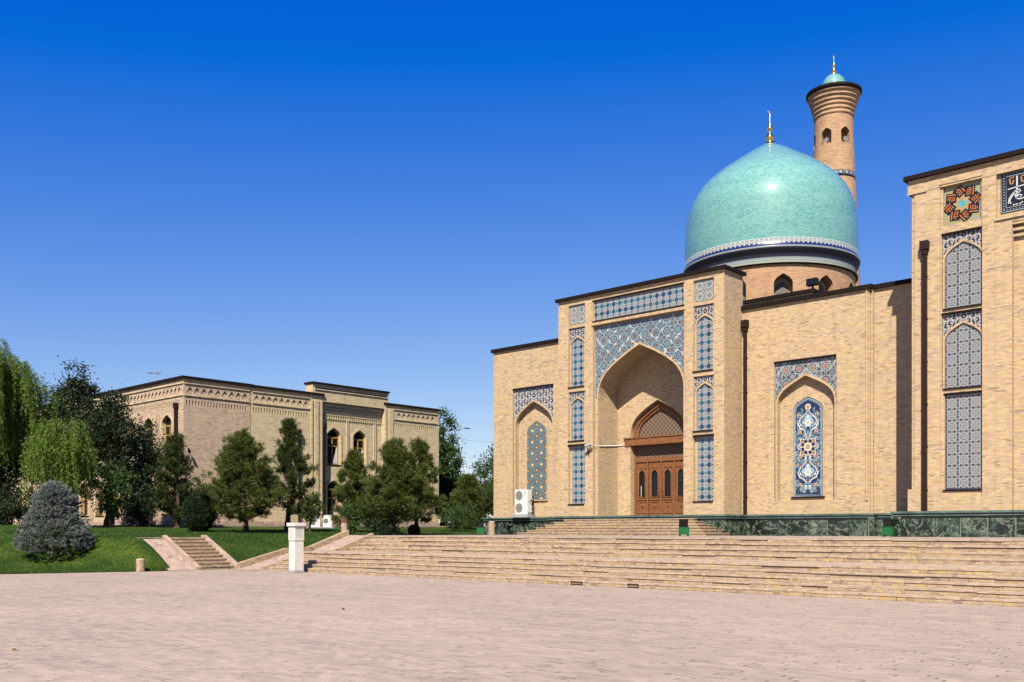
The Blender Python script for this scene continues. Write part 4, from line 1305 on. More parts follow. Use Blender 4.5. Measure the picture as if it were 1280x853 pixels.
def frieze_holes(a0, a1, dz, first=0, last=0):
    k = int((a1 - a0 - .1) / .5); m0 = a0 + (a1 - a0 - k * .5) / 2
    H = [[(p, z + dz) for p, z in [(c - .17, 10.36), (c - .21, 10.50), (c - .14, 10.66), (c, 10.84), (c + .14, 10.66), (c + .21, 10.50), (c + .17, 10.36), (c + .10, 10.50), (c, 10.60), (c - .10, 10.50)]] for c in [m0 + .25 + i * .5 for i in range(k)]]
    H = [h[::-1] for h in H]
    k = int((a1 - a0) / .215)
    H += [rect(a0 + i * .215 + .03, a0 + i * .215 + .125, 9.66 + dz, 9.97 + dz) for i in range(k)]
    return H
FZ = {}
# right face
sA = [(39.75, .27, 6.75, 8.4, 8.82), (34.0, .35, 2.9, 4.6, 5.1), (39.75, .35, 2.9, 4.6, 5.1)]
sM = [(43.5, .58, 6.45, 8.5, 9.13), (45.87, .58, 6.45, 8.5, 9.13), (43.5, .58, 2.7, 4.7, 5.3), (45.87, .58, 2.7, 4.7, 5.3)]
sC = [(49.6, .27, 6.75, 8.25, 8.66), (49.6, .35, 2.9, 4.6, 5.1), (52.0, .27, 6.75, 8.25, 8.66)]
mb = MB()
mb.sheet(FA, rect(HV, 36.25, ZB_, ZR), [h for h in holes_for(sA) if h[0][0] < 36] + FZ.setdefault((FA, 0, 1), frieze_holes(HV + .15, 36.15, 0)), 0, 1)
mb.sheet(FA, rect(36.25, 42.15, ZB_, ZR - .02), [h for h in holes_for(sA) if h[0][0] > 36] + FZ.setdefault((FA, -.03, 0), frieze_holes(36.45, 41.1, -.02)), -.03, 0)
mb.sheet(FA, rect(42.15, 48.0, ZB_, 10.9), holes_for(sM), -.45, 0)
mb.sheet(FA, rect(48.0, 53.55, ZB_, ZR - .1), holes_for(sC) + FZ.setdefault((FA, 0, 0), frieze_holes(48.85, 53.4, -.1)), 0, 0)
for sp, n in ((sA, -.015), (sM, -.45), (sC, 0)):
    for h in holes_for(sp): mb.band(FA, h, n, n - .35); mb.sheet(FA, h, (), n - .35)
for a in (42.15, 48.0): mb.face([FA.p(a, ZB_, .0), FA.p(a, ZR - .1, .0), FA.p(a, ZR - .1, -.46), FA.p(a, ZB_, -.46)])
mb.face([FA.p(36.25, ZB_, 0), FA.p(36.25, ZR, 0), FA.p(36.25, ZR, -.03), FA.p(36.25, ZB_, -.03)])
# engaged pilaster strips
for a0, a1 in ((41.15, 41.3), (41.5, 41.8), (47.95, 48.1), (48.35, 48.75)): mb.fbox(FA, a0, a1, ZB_, 10.95, -.02, .055)
for a0, a1 in ((44.62, 44.68), (44.74, 44.80), (47.2, 47.26), (47.34, 47.4)): mb.fbox(FA, a0, a1, ZB_, 9.9, -.46, -.37)
# other faces
FBk = F(0, 53.55, -1, 0)
mb.sheet(FBk, rect(57.4, 96, ZB_, ZR - .1), (), 0, 0)
mb.face([(-96, HV, ZB_), (-96, 53.55, ZB_), (-96, 53.55, ZR), (-96, HV, ZR)])
# front-left face
sF = []
for i in range(14):
    c = -59.5 - i * 2.45
    sF += [(c, .62, 6.85, 8.55, 9.16), (c, .62, 2.7, 4.6, 5.25)]
mb.sheet(FB, rect(-96, HU, ZB_, ZR), holes_for(sF) + FZ.setdefault((FB, 0, 1), frieze_holes(-95.8, HU - .15, 0)), 0, 1)
for (f, n, m), hs_ in FZ.items():
    for h in hs_:
        dp = .17 if len(h) == 4 else .10
        mb.band(f, h, n, n - dp, m); mb.sheet(f, h, (), n - dp, m)
for h in holes_for(sF): mb.band(FB, h, 0, -.35, 1); mb.sheet(FB, h, (), -.35, 1)
for i in range(14):
    c = -60.72 - i * 2.45
    for d in (-.2, 0, .2): mb.fbox(FB, c + d - .04, c + d + .04, ZB_, 9.3, -.02, .05, 1)
mb.build('wall', ['brick_hall', 'brick_old'], hall)
mb = MB()
def moulding(f, a0, a1, z, h, n0, n1): mb.fbox(f, a0, a1, z, z + h, n0, n1)
for (f, a0, a1, n, dz) in ((FA, HV + .02, 36.2, 0, 0), (FA, 36.4, 41.2, -.03, -.02), (FA, 48.8, 53.4, 0, -.1), (FB, -95.8, HU - .02, 0, 0)):
    moulding(f, a0, a1, 11.0 + dz, .06, n - .02, n + .07)
    moulding(f, a0, a1, 10.24 + dz, .06, n - .02, n + .07)
for i in range(27):
    c = 42.3 + i * .21
    mb.fbox(FA, c, c + .1, 9.72, 10.0, -.46, -.38)
moulding(FA, 42.16, 47.99, 10.0, .06, -.46, -.36); moulding(FA, 42.16, 47.99, 10.45, .1, -.46, -.33)
mb.build('frieze', 'brick_hall', hall)
mb = MB()
mb.box(-58.3, -57.45, 41.35, 48.35, 10.9, 12.1, 0, 'b')
mb.fbox(FA, 41.8, 48.0, 10.6, 10.9, -.5, -.3); mb.fbox(FA, 41.5, 48.2, 11.7, 11.78, -.06, .02)
mb.build('attic', 'brick_hall', hall)
mb = MB()
mb.box(-96.1, HU + .14, HV - .14, HV + .6, ZR, ZR + .16); mb.box(-58, HU + .14, HV + .6, 36.4, ZR, ZR + .16); mb.box(-58, HU + .11, 36.4, 42.3, ZR - .02, ZR + .13)
mb.box(-58, HU + .12, 47.9, 53.7, ZR - .1, ZR + .05); mb.box(-96, HU - .6, 53.1, 53.7, ZR - .1, ZR + .05)
mb.box(-58.4, HU + .06, 41.28, 48.42, 12.1, 12.24); mb.box(-58.3, HU - .30, 42.3, 47.9, 10.9, 10.96)
mb.fbox(FA, 41.55, 48.15, 11.78, 11.86, -.04, .03)
mb.build('roof_cornice', 'trim', hall)
mb = MB(); mb.box(-95.9, HU - .1, HV + .1, 53.4, 11.1, 11.2); mb.build('roof', 'roof', hall)
for c, hw, z0, zs, za in sA: window(FA, c, hw, z0, zs, za, -.27)
for i, (c, hw, z0, zs, za) in enumerate(sM): window(FA, c, hw, z0, zs, za, -.68, True)
for c, hw, z0, zs, za in sC: window(FA, c, hw, z0, zs, za, -.25)
for i, (c, hw, z0, zs, za) in enumerate(sF): window(FB, c, hw, z0, zs, za, -.24, i % 3 == 0)
for specs, f, n in ((sM, FA, -.45), (sF, FB, 0)):
    for c, hw, z0, zs, za in specs: rim('window_surround', f, c, hw + .02, zs, za, .14, n - .01, n + .05, z0, 'brick_hall', hall)
downpipe(-58.15, HV - .12, 9.8, 1.9, hall, .09)
downpipe(HU + .0, 42.3, 9.3, 1.9, hall, .07)
downpipe(HU + .12, 40.1, 8.7, 1.9, hall, .05)
mb = MB(); mb.box(-96.05, HU + .06, HV - .06, HV + .3, 1.6, 2.25); mb.box(HU - .3, HU + .06, HV + .3, 53.6, 1.6, 2.25); mb.build('plinth', 'pavebrick', hall)
an = thing('antenna', 'small roof antenna above the brick hall parapet', 'antenna', (-66.2, 34, 11.2))
mb = MB(); mb.tube([(-66.2, 34, 11.2), (-66.2, 34, 13.0)], .035); mb.build('mast', 'grey', an)
mb = MB(); mb.tube([(-66.8, 33.8, 12.9), (-65.6, 34.2, 12.95)], .03); mb.tube([(-66.4, 33.5, 12.92), (-66.4, 34.5, 12.92)], .02); mb.build('aerial', 'grey', an)
wl_ = thing('wall_lamp', 'small arm lamp on the corner wall of the brick hall', 'lamp', (HU, 31.8, 6.75))
mb = MB(); mb.tube([(HU, 31.7, 6.75), (HU + .3, 31.6, 6.78)], .025); mb.build('arm', 'grey', wl_)
mb = MB(); mb.tube([(HU + .27, 31.6, 6.85), (HU + .38, 31.62, 6.6)], [.06, .1], 10); mb.build('lamp_head', 'black', wl_)

# ================================================================== small objects
# white inscribed pillar
pil = thing('stone_pillar', 'white square stone pillar with an inscribed head standing on the plaza', 'pillar', (-31.98, 22.2, 0))
px, py = -31.98, 22.25
def rbox(mb, cx, cy, w, z0, z1, m=0, bev=.012):
    b = bev
    prof = [(w - b, z0), (w, z0 + b), (w, z1 - b), (w - b, z1)]
    mb.lathe(cx, cy, [(r * math.sqrt(2), z) for r, z in [(0, z0)] + prof + [(0, z1)]], 4, m, False, ang=math.pi / 4)
mb = MB(); rbox(mb, px, py, .225, 0, .08); mb.build('base', 'concrete', pil)
mb = MB(); rbox(mb, px, py, .20, .08, 1.22); mb.build('shaft', 'stone', pil)
mb = MB(); rbox(mb, px, py, .215, 1.24, 1.80); rbox(mb, px, py, .205, 1.22, 1.24); hd = mb.build('head', 'stone', pil)
mb = MB(); rbox(mb, px, py, .265, 1.80, 1.94); mb.build('cap', 'stone', pil)
mb = MB(); rr = random.Random(2)
for f in (F(px, py - .215, 1, 0), F(px + .215, py, 0, 1)):
    for i in range(7):
        z = 1.68 - i * .05; a = -.15
        while a < .13:
            l = rr.uniform(.02, .06); mb.fbox(f, a, min(a + l, .15), z, z + .022, -.001, .0025); a += l + .015
mb.build('inscription', 'text', hd)

def bollard(name, label, x, y, z, r, h, post=False):
    t = thing(name, label, 'bollard' if not post else 'post', (x, y, z))
    mb = MB()
    if post:
        mb.lathe(x, y, [(r * 1.35, z - .1), (r * 1.35, z + .05), (r, z + .06), (r, z + h - .16)], 8, 0, False)
        mb.build('shaft', 'pavebrick', t)
        mb = MB(); mb.lathe(x, y, [(r, z + h - .16), (r * 1.15, z + h - .14), (r * 1.1, z + h - .1), (r * 1.2, z + h - .05), (r * 1.2, z + h), (0, z + h + .02)], 8, 0, False); mb.build('cap', 'wood_dk', t)
    else:
        mb.lathe(x, y, [(r, z - .05), (r, z + h * .93), (r * .95, z + h)], 16, 0); mb.build('shaft', 'stair', t)
        mb = MB(); mb.lathe(x, y, [(r * .95, z + h - .002), (r * .6, z + h + .015), (0, z + h + .02)], 16, 0); mb.build('top', 'stone', t)
    return t
bollard('bollard', 'short round brick bollard on the plaza edge before the grass bank', -37.2, 18.5, 0, .17, .5)
bollard('bollard', 'orange brick bollard before the green marble plinth on the terrace', -33.95, 35.3, ZT, .165, .68)
bollard('brick_post', 'octagonal brick post with a dark cap at the head of the ramp', -37.08, 28.5, 1.38, .16, .78, True)

def bin_(x, y, z, label, rot, lid):
    t = thing('litter_bin', label, 'bin', (x, y, z), 'green litter bins on the terrace')
    t.rotation_euler = (0, 0, rot); t.scale = (.84, .84, .84)
    def P(mb, name, mat):
        o = mb.build(name, mat); o.parent = t; return o
    mb = MB(); w, d = .23, .17
    for (x0, x1, y0, y1) in ((-w, w, -d, -d + .012), (-w, w, d - .012, d), (-w, -w + .012, -d + .012, d - .012), (w - .012, w, -d + .012, d - .012)): mb.box(x0, x1, y0, y1, .1, .46)
    mb.box(-w, w, -d, d, .088, .1); mb.box(-w - .012, w + .012, -d - .012, -d, .43, .46)
    mb.box(-w + .02, w - .02, -d + .02, d - .02, .36, .38, 0)
    P(mb, 'body', 'green')
    for sx in (-1, 1):
        for sy in (-1, 1):
            mb = MB(); a, b = sx * (w - .03), sy * (d - .03); mb.box(a - .025, a + .025, b - .02, b + .02, 0, .09); P(mb, 'leg', 'green')
    mb = MB()
    if lid == 'open':
        for q in (0, .02):
            pass
        c, s = math.cos(R(105)), math.sin(R(105))
        L = .42
        pts = [(-w, d - .01, .46), (w, d - .01, .46), (w, d - .01 - L * c * -.6, .46 + L * s), (-w, d - .01 - L * c * -.6, .46 + L * s)]
        p2 = [(x_, y_ + .03, z_) for x_, y_, z_ in pts]
        mb.face(pts); mb.face(p2)
        for i in range(4): mb.face([pts[i], pts[(i + 1) % 4], p2[(i + 1) % 4], p2[i]])
    else:
        mb.box(-w + .05, w - .05, -d + .03, d + .02, .44, .76)
        mb.box(-w + .03, w - .03, -d + .01, d + .04, .76, .79)
    P(mb, 'lid', 'black')
    return t
bin_(-22.45, 35.0, ZT, 'green litter bin with its black lid raised before the portal steps', R(43), 'open')
bin_(-14.4, 36.4, ZT, 'green litter bin against the marble plinth near the tall portal', R(5), 'shut')
bin_(-35.6, 36.2, ZT, 'green litter bin in the shade left of the marble plinth corner', R(40), 'shut')

def ac(x, y, z, ux, w, d, h, label, fans, group, rot=0., wires=False, grp=True):
    t = thing('air_conditioner', label, 'air conditioner', (x, y, z), group)
    t.rotation_euler = (0, 0, rot)
    def P(mb, name, mat, par=t):
        o = mb.build(name, mat); o.parent = par; return o
    mb = MB(); mb.box(-w / 2 - .15, w / 2 + .15, -d / 2 - .12, d / 2 + .1, 0, .17); P(mb, 'base', 'concrete')
    z0 = .17
    mb = MB(); f = F(0, -d / 2, 1, 0)
    cs = []
    fc = -w * .18
    for k in range(fans):
        zc = z0 + h * (k + .5) / fans; r = min(h / fans * .43, w * .29)
        cs.append((fc, zc, r))
    hl = [[(a + r * math.cos(t_), zc + r * math.sin(t_)) for t_ in np.linspace(0, 2 * math.pi, 32, endpoint=False)] for a, zc, r in cs]
    mb.sheet(f, rect(-w / 2, w / 2, z0, z0 + h), hl, 0)
    mb.box(-w / 2, w / 2, -d / 2, d / 2, z0, z0 + h, 0, 's')
    for q in hl: mb.band(f, q, 0, -.06); mb.sheet(f, q, (), -.06)
    case = P(mb, 'case', 'white')
    for a, zc, r in cs:
        mb = MB()
        for rr_ in np.linspace(.2, 1, 9): mb.ribbon(f, [(a + r * rr_ * math.cos(t_), zc + r * rr_ * math.sin(t_)) for t_ in np.linspace(0, 2 * math.pi, 33)], .028, -.03, -.012)
        for t_ in np.linspace(0, 2 * math.pi, 12, endpoint=False): mb.ribbon(f, [(a, zc), (a + r * math.cos(t_), zc + r * math.sin(t_))], .012, -.03, -.01)
        P(mb, 'fan_grille', 'grey')
    if wires:
        mb = MB()
        star_c = (w * .30, z0 + h * .86)
        for t_ in np.linspace(0, 2 * math.pi, 3, endpoint=False): mb.ribbon(f, [star_c, (star_c[0] + .06 * math.cos(t_ + .5), star_c[1] + .06 * math.sin(t_ + .5))], [.05, .07], 0, .004)
        mb.fbox(f, w * .30 - .07, w * .30 + .07, z0 + h * .74, z0 + h * .76, 0, .004)
        P(mb, 'badge', 'logo_green')
        mb = MB()
        mb.tube([(w / 2, .0, z0 + h * .5), (w / 2 + .12, .0, z0 + h * .55), (w / 2 + .16, .1, z0 + h * .72), (w / 2 + .18, .12, z0 + .05), (w / 2 + .05, .1, z0 + .02)], .03)
        mb.tube([(w / 2, -.1, z0 + .08), (w / 2 + .15, -.05, z0 + .06), (w / 2 + .24, .1, z0 + .1)], .025)
        P(mb, 'hose', 'black')
    else:
        mb = MB(); mb.fbox(f, w * .15, w * .42, z0 + h * .9, z0 + h * .96, 0, .004); P(mb, 'badge', 'blue_print')
    return t
ac(-35.98, 39.95 - .02, ZL, 0, .92, .36, 1.36, 'white two fan air conditioner unit on the marble ledge of the mosque', 2, None, 0, True)
ac(-53.6, 39.75, gz(-53.6, 39.75) - .1, 0, .56, .45, .80, 'tall white air conditioner, right one of the pair by the hall', 1, 'air conditioners beside the hall', R(60))
ac(-54.0, 39.0, gz(-54.0, 39.0) - .1, 0, .7, .45, .6, 'lower white air conditioner, left one of the pair by the hall', 1, 'air conditioners beside the hall', R(60))

# camera on the portal and its cable
sc_ = thing('security_camera', 'white security camera on the portal edge left of the door', 'camera', (-30.3, VP - .02, 5.85))
mb = MB(); mb.tube([(-30.3, VP, 5.9), (-30.3, VP - .18, 5.92)], .035); mb.build('arm', 'white', sc_)
mb = MB(); mb.tube([(-30.1, VP - .2, 5.95), (-30.45, VP - .3, 5.86)], .07, 12); mb.build('body', 'white', sc_)
mb = MB(); mb.tube([(-30.45, VP - .3, 5.86), (-30.5, VP - .315, 5.847)], .06, 12); mb.tube([(-30.42, VP - .12, 5.8), (-30.42, VP - .05, 5.45)], .03); mb.build('lens', 'black', sc_)
cb = thing('cable', 'pale cable strung across the portal recess to the door beam', 'cable', (-30.2, VP, 5.9))
mb = MB(); mb.tube([(-30.2, VP - .02, 5.92), (IC - IW + .03, VP + .2, 5.87), (IC - IW + .03, VB - .04, 5.98), (IC - IW + .1, VB - .03, 5.98), (DC - DW - .05, VB - .03, 6.02)], .022); mb.build('strand', 'white', cb)

mbk = MB(); rr = random.Random(9)
mbs = thing('stone_block', 'broken white stone block at the foot of the grass bank stairs', 'stone', (-36.9, 23.2, 0))
mb = MB()
mb.box(-37.1, -36.85, 22.95, 23.35, 0, .26); mb.build('slab', 'stone', mbs)
mb = MB(); mb.box(-37.0, -36.7, 23.4, 23.7, 0, .2); mb.build('fragment', 'stone', mbs)

# street lamp and overhead wire far behind
LX, LY = -64.7, 62.8
sl = thing('street_lamp', 'thin grey street lamp with a bent arm beyond the garden trees', 'street lamp', (LX, LY, 1))
mb = MB(); mb.tube([(LX, LY, 1), (LX, LY, 10.7)], [.07, .04]); mb.build('pole', 'grey', sl)
mb = MB(); mb.tube([(LX, LY, 10.6), (LX + .08, LY + .07, 10.95), (LX + .3, LY + .27, 11.1), (LX + .5, LY + .45, 11.08)], .03); mb.build('arm', 'grey', sl)
mb = MB(); mb.tube([(LX + .45, LY + .4, 11.08), (LX + .85, LY + .78, 11.05)], [.08, .05], 8); mb.build('lamp_head', 'grey', sl)
wi = MB(); wi.tube([(LX + 26.06 * t, LY - 14.8 * t, 10.07 - .25 * math.sin(math.pi * t) - 2.67 * t) for t in np.linspace(0, 1, 12)], .010, 5)
tag(wi.build('overhead_wire', 'grey'), 'thin dark wire strung across the sky between street lamp and mosque', 'wire')

# ================================================================== trees
def trunk_mesh(mb, base, top, r0, r1, bend=.15, n=7, seg=8):
    b, t = Vector(base), Vector(top); ph = random.random() * 6
    pts = [b.lerp(t, k / n) + Vector((math.sin(ph + 2.3 * k / n), math.cos(ph + 1.7 * k / n), 0)) * bend * math.sin(math.pi * k / n) for k in range(n + 1)]
    mb.tube(pts, [r0 * (1.5 if k == 0 else 1) + (r1 - r0) * k / n for k in range(n + 1)], seg)
    return pts
def limb(mb, a, b, r0, r1, sag=0., n=4):
    a, b = Vector(a), Vector(b)
    pts = []
    for k in range(n + 1):
        t = k / n; p = a.lerp(b, t); p.z += sag * math.sin(math.pi * t); pts.append(p)
    mb.tube(pts, [r0 + (r1 - r0) * k / n for k in range(n + 1)], 5, cap=False)

def pine(x, y, z, h, r, label, mat='pine', group=None, crown0=.18, tufts=900, lean=0., name='pine_tree', shape=.55, need=.20, wid=.026):
    """open pine: irregular whorled branches that carry separate needle clumps"""
    t = thing(name, label, 'tree', (x, y, z), group)
    mb = MB(); top = (x + lean, y, z + h * .97)
    trunk_mesh(mb, (x, y, z - .1), top, .045 * h ** .6 + .02, .02, .12)
    C, D = [], []
    nb = int(tufts / 15)
    for i in range(nb):
        f = crown0 + (1 - crown0) * ((i + random.random()) / nb) ** .9
        fr = (f - crown0) / (1 - crown0)
        prof = min(1., (fr + .20) / .34) * (1 - fr) ** (shape + .18)
        L = r * prof * random.choice((.5, .7, .9, 1., 1.15, 1.3)) * random.uniform(.85, 1.1) + .12
        an = i * 2.39996 + random.uniform(-.5, .5)
        p0 = Vector((x + lean * f, y, z + h * f * .96))
        up = .05 + .75 * fr + random.uniform(-.12, .2)
        d = Vector((math.cos(an), math.sin(an), up)).normalized()
        limb(mb, p0, p0 + d * L * .95, .018 + .014 * L, .008, -.06 * L)
        side = Vector((-math.sin(an), math.cos(an), 0))
        nk = max(2, int(2 + 2.6 * L))
        for k in range(nk):
            s = 1.0 if k == 0 else random.uniform(.3, .98)
            off = 0 if k == 0 else random.choice((-1, 1)) * random.uniform(.12, .34) * L * (1.15 - s * .6)
            q = p0 + d * (L * s) + side * off + Vector((0, 0, -.06 * L * math.sin(math.pi * s) + random.uniform(-.02, .10)))
            dd = (d * .8 + side * (off * 1.2) + Vector((0, 0, .75))).normalized()
            cr = random.uniform(.13, .22)
            for w in range(11):
                e = Vector((random.gauss(0, 1), random.gauss(0, 1), random.gauss(0, .8))) * cr * .55
                C.append(q + e + dd * random.uniform(-.12, .16)); D.append((dd + e * 3.2).normalized())
    C, D = np.array(C), np.array(D)
    k = 15
    CC = np.repeat(C, k, 0) + rng.normal(size=(len(C) * k, 3)) * .03; DD = np.repeat(D, k, 0) + rng.normal(size=(len(C) * k, 3)) * .55
    mb.build('trunk', 'bark', t)
    cards('crown', CC, DD, need * (.7 + .6 * rng.random(len(CC))), wid, mat, t)
    return t

def blobs_in(cx, cy, cz, rx, ry, rz, n, fill=.35, noise=.25):
    d = rng.normal(size=(n, 3)); d /= np.linalg.norm(d, axis=1, keepdims=True)
    rad = fill + (1 - fill) * rng.random(n) ** .6
    rad *= 1 + noise * (np.sin(d[:, 0] * 5 + cx) * np.cos(d[:, 2] * 6 + cy) + .4 * rng.normal(size=n))
    return np.stack([cx + d[:, 0] * rx * rad, cy + d[:, 1] * ry * rad, cz + d[:, 2] * rz * rad], -1), d
def broadleaf(x, y, z, h, rx, label, mat='broad', group=None, crown0=.3, clusters=120, per=90, lsize=.16, csize=.45, name='tree', bark='bark', shift=(0, 0), trunk_r=None, parts=None):
    t = thing(name, label, 'tree' if name != 'shrub' else 'shrub', (x, y, z), group)
    cz = z + h * (crown0 + 1) / 2; rz = h * (1 - crown0) / 2
    B, d = [], []
    for (ox, oz, sx, sz, w) in (parts or [(0, 0, 1, 1, 1)]):
        b_, d_ = blobs_in(x + shift[0] + ox, y + shift[1], cz + oz, rx * sx, rx * sx * .85, rz * sz, int(clusters * w)); B.append(b_); d.append(d_)
    B, d = np.concatenate(B), np.concatenate(d)
    B[:, 2] = np.maximum(B[:, 2], z + .15 * h * (crown0 > .1))
    mb = MB(); tr = trunk_r or .03 * h
    trunk_mesh(mb, (x, y, z - .1), (x + shift[0] * .8, y + shift[1] * .8, z + h * .8), tr, tr * .25, .2)
    for i in range(0, len(B), 3):
        f = min(.8, max(crown0 * .8, (B[i, 2] - z) / h * .75))
        limb(mb, (x + shift[0] * f * .9, y + shift[1] * f * .9, z + h * f), B[i], tr * .3, .012, .08)
    mb.build('trunk', bark, t)
    cs = csize * (.6 + .8 * rng.random(len(B)))
    N = per * len(B)
    off = rng.normal(size=(N, 3)); off *= (rng.random(N) ** .5)[:, None] * .62
    CC = np.repeat(B, per, 0) + off * np.repeat(cs, per)[:, None] * np.array([1, 1, .75])
    DD = off * .6 + np.repeat(d, per, 0) * .4 + rng.normal(size=(N, 3)) * .5; DD[:, 2] -= .15
    cards('crown', CC, DD, lsize * (.6 + .8 * rng.random(N)), lsize * .55, mat, t)
    return t

def willow(x, y, z, h, r, label, strands=420, shift=(0, 0), smin=.25, low=.12, group=None):
    t = thing('willow_tree', label, 'tree', (x, y, z), group)
    mb = MB(); tp = (x + shift[0], y + shift[1], z + h * .62)
    trunk_mesh(mb, (x, y, z - .1), tp, .028 * h, .014 * h, .25)
    C, D = [], []
    nl = 34
    limbs = []
    for i in range(nl):
        an = i * 2.4 + random.uniform(-.3, .3); L = r * random.uniform(.25, 1.0)
        f = random.uniform(.4, .62)
        a = Vector((x + shift[0] * f / .62, y + shift[1] * f / .62, z + h * f))
        rise = h * (1 - f) * random.uniform(.5, 1.0) * (1.1 - .4 * L / r)
        pts = []
        for k in range(8):
            s = k / 7
            pts.append(a + Vector((math.cos(an) * L * s, math.sin(an) * L * s, rise * math.sin(min(1, s * 1.3) * math.pi / 2) - rise * .5 * max(0, s - .6) ** 1.3 * 2)))
        limbs.append(pts); mb.tube(pts, [.045 * (1 - k / 8) + .006 for k in range(8)], 5, cap=False)
    for i in range(strands):
        pts = limbs[i % nl]; s = random.uniform(.12, 1) * 6.99; k = int(s)
        p = pts[k].lerp(pts[k + 1], s - k) + Vector((random.gauss(0, .22), random.gauss(0, .22), random.uniform(0, .28)))
        Ln = min(random.uniform(.14, .6) * h * (.4 + .6 * s / 7), p.z - z - low * h * random.uniform(.8, 1.5))
        if Ln < .3: continue
        out = Vector((p.x - x - shift[0], p.y - y - shift[1], 0)); out = out.normalized() * .55 if out.length > .1 else Vector((0, 0, 0))
        m = int(Ln / .07)
        sw = Vector((random.gauss(0, .07), random.gauss(0, .07), 0))
        for q in range(m):
            u = q / m
            C.append(p + out * (1 - (1 - u) ** 2) * .8 + sw * u * 2 - Vector((0, 0, Ln * u * (.45 + .55 * u)))); D.append(Vector((random.gauss(0, .5), random.gauss(0, .5), -1 + .6 * (1 - u))))
    mb.build('trunk', 'bark_grey', t)
    C = np.array(C); D = np.array(D)
    C = np.repeat(C, 3, 0) + rng.normal(size=(3 * len(C), 3)) * .035; D = np.repeat(D, 3, 0) + rng.normal(size=(3 * len(D), 3)) * .3
    cards('crown', C, D, .19 * (.7 + .6 * rng.random(len(C))), .036, 'willow', t)
    return t

def spruce(x, y, z, h, r, label):
    t = thing('blue_spruce', label, 'tree', (x, y, z))
    mb = MB(); trunk_mesh(mb, (x, y, z - .1), (x, y, z + h * .94), .1, .02, .03)
    C, D = [], []
    nb = 380
    for i in range(nb):
        f = (i + random.random()) / nb; f = f ** 1.12
        prof = (1.0 - f) ** .70
        if f < .12: prof *= .80 + 1.7 * f
        prof *= 1 - .16 * math.exp(-((f - .58) / .07) ** 2) + .22 * math.exp(-((f - .82) / .12) ** 2)
        L = r * prof * random.uniform(.82, 1.08)
        an = i * 2.39996
        d = Vector((math.cos(an), math.sin(an), random.uniform(.0, .35)))
        p0 = Vector((x, y, z + .02 + f * h * .93))
        if i % 3 == 0: limb(mb, p0, p0 + d * L * .9, .018, .006)
        side = Vector((-math.sin(an), math.cos(an), 0))
        for k in range(7):
            s = random.uniform(.5, 1.0) ** .45
            off = random.gauss(0, .15 * L * s + .05)
            q = p0 + d * L * s + side * off + Vector((0, 0, random.gauss(0, .05)))
            dd = (d + side * off * 1.5 + Vector((0, 0, .25))).normalized()
            for w in range(4):
                C.append(q + Vector((random.gauss(0, .028), random.gauss(0, .028), random.gauss(0, .022))) + dd * w * .03); D.append(dd)
    mb.build('trunk', 'bark', t)
    C, D = np.array(C), np.array(D); k = 16
    T = rng.random((len(C), k, 1))
    CC = (C[:, None, :] + D[:, None, :] * T * .07).reshape(-1, 3); DD = np.repeat(D, k, 0) * .9 + rng.normal(size=(len(CC), 3)) * .6
    cards('crown', CC, DD, .055 * (.7 + .6 * rng.random(len(CC))), .018, 'spruce', t)

def clipped(x, y, z, h, rx, label, mat='hedge', name='shrub', n=26000, ls=.09, group=None):
    t = thing(name, label, 'shrub', (x, y, z), group)
    d = rng.normal(size=(n, 3)); d /= np.linalg.norm(d, axis=1, keepdims=True)
    rad = .8 + .2 * rng.random(n) ** .4 + .035 * np.sin(d[:, 0] * 9) * np.cos(d[:, 2] * 11 + d[:, 1] * 7)
    sq = np.sign(d[:, 2]) * np.abs(d[:, 2]) ** .8
    P = np.stack([x + d[:, 0] * rx * rad, y + d[:, 1] * rx * rad, z + h * .5 + sq * h * .5 * rad], -1)
    mb = MB(); mb.tube([(x, y, z - .1), (x, y, z + h * .7)], [.07, .03])
    for i in range(24): limb(mb, (x, y, z + h * (.15 + .5 * random.random())), P[i], .02, .008)
    mb.build('stem', 'bark', t)
    cards('crown', P, d * .5 + rng.normal(size=(n, 3)) * .6 + np.array([0, 0, .5]), ls * (.6 + .8 * rng.random(n)), ls * .4, mat, t)

GP = 'garden pines in front of the hall'
def at(x, y): return x, y, gz(x, y)
spruce(*at(-41.4, 16.85), 3.15, 1.58, 'silvery blue spruce, broad and rounded, on the grass bank')
willow(*at(-59.4, 21.0), 11.5, 3.6, 'tall weeping willow with long hanging strands at the left edge', 900, (-.5, -.6))
willow(*at(-53.46, 21.4), 6.2, 1.75, 'smaller weeping willow drooping over the blue spruce', 420, (.35, .6))
broadleaf(*at(-60.8, 25.9), 9.7, 2.4, 'tall dark elm with airy top behind the willows', 'elm', 'dark broadleaf trees by the hall', .22, 150, 100, .17, .5, 'broadleaf_tree', 'bark', parts=[(0, -.8, 1.1, .8, .8), (.2, 1.2, .7, .75, .6)])
broadleaf(*at(-62.8, 22.6), 8.6, 2.6, 'dark tree mass behind the tall willow at the left edge', 'elm', 'dark broadleaf trees by the hall', .2, 170, 90, .18, .65, 'broadleaf_tree')
broadleaf(*at(-56.0, 25.9), 7.9, 1.95, 'dark elm with a straight bare trunk beside the hall corner', 'elm', 'dark broadleaf trees by the hall', .22, 150, 100, .16, .55, 'broadleaf_tree', parts=[(-.3, -.2, 1, .9, .7), (-.2, 1.0, .55, .8, .3)])
broadleaf(*at(-56.4, 28.2), 6.3, 1.95, 'lower dark elm close to the hall windows', 'elm', 'dark broadleaf trees by the hall', .16, 130, 100, .15, .5, 'broadleaf_tree', parts=[(0, -.3, 1, .85, .75), (.3, .7, .5, .7, .25)])
broadleaf(*at(-53.6, 25.0), 3.6, 1.0, 'young yellow green tree behind the blue spruce', 'broad', None, .15, 50, 90, .13, .4, 'young_tree')
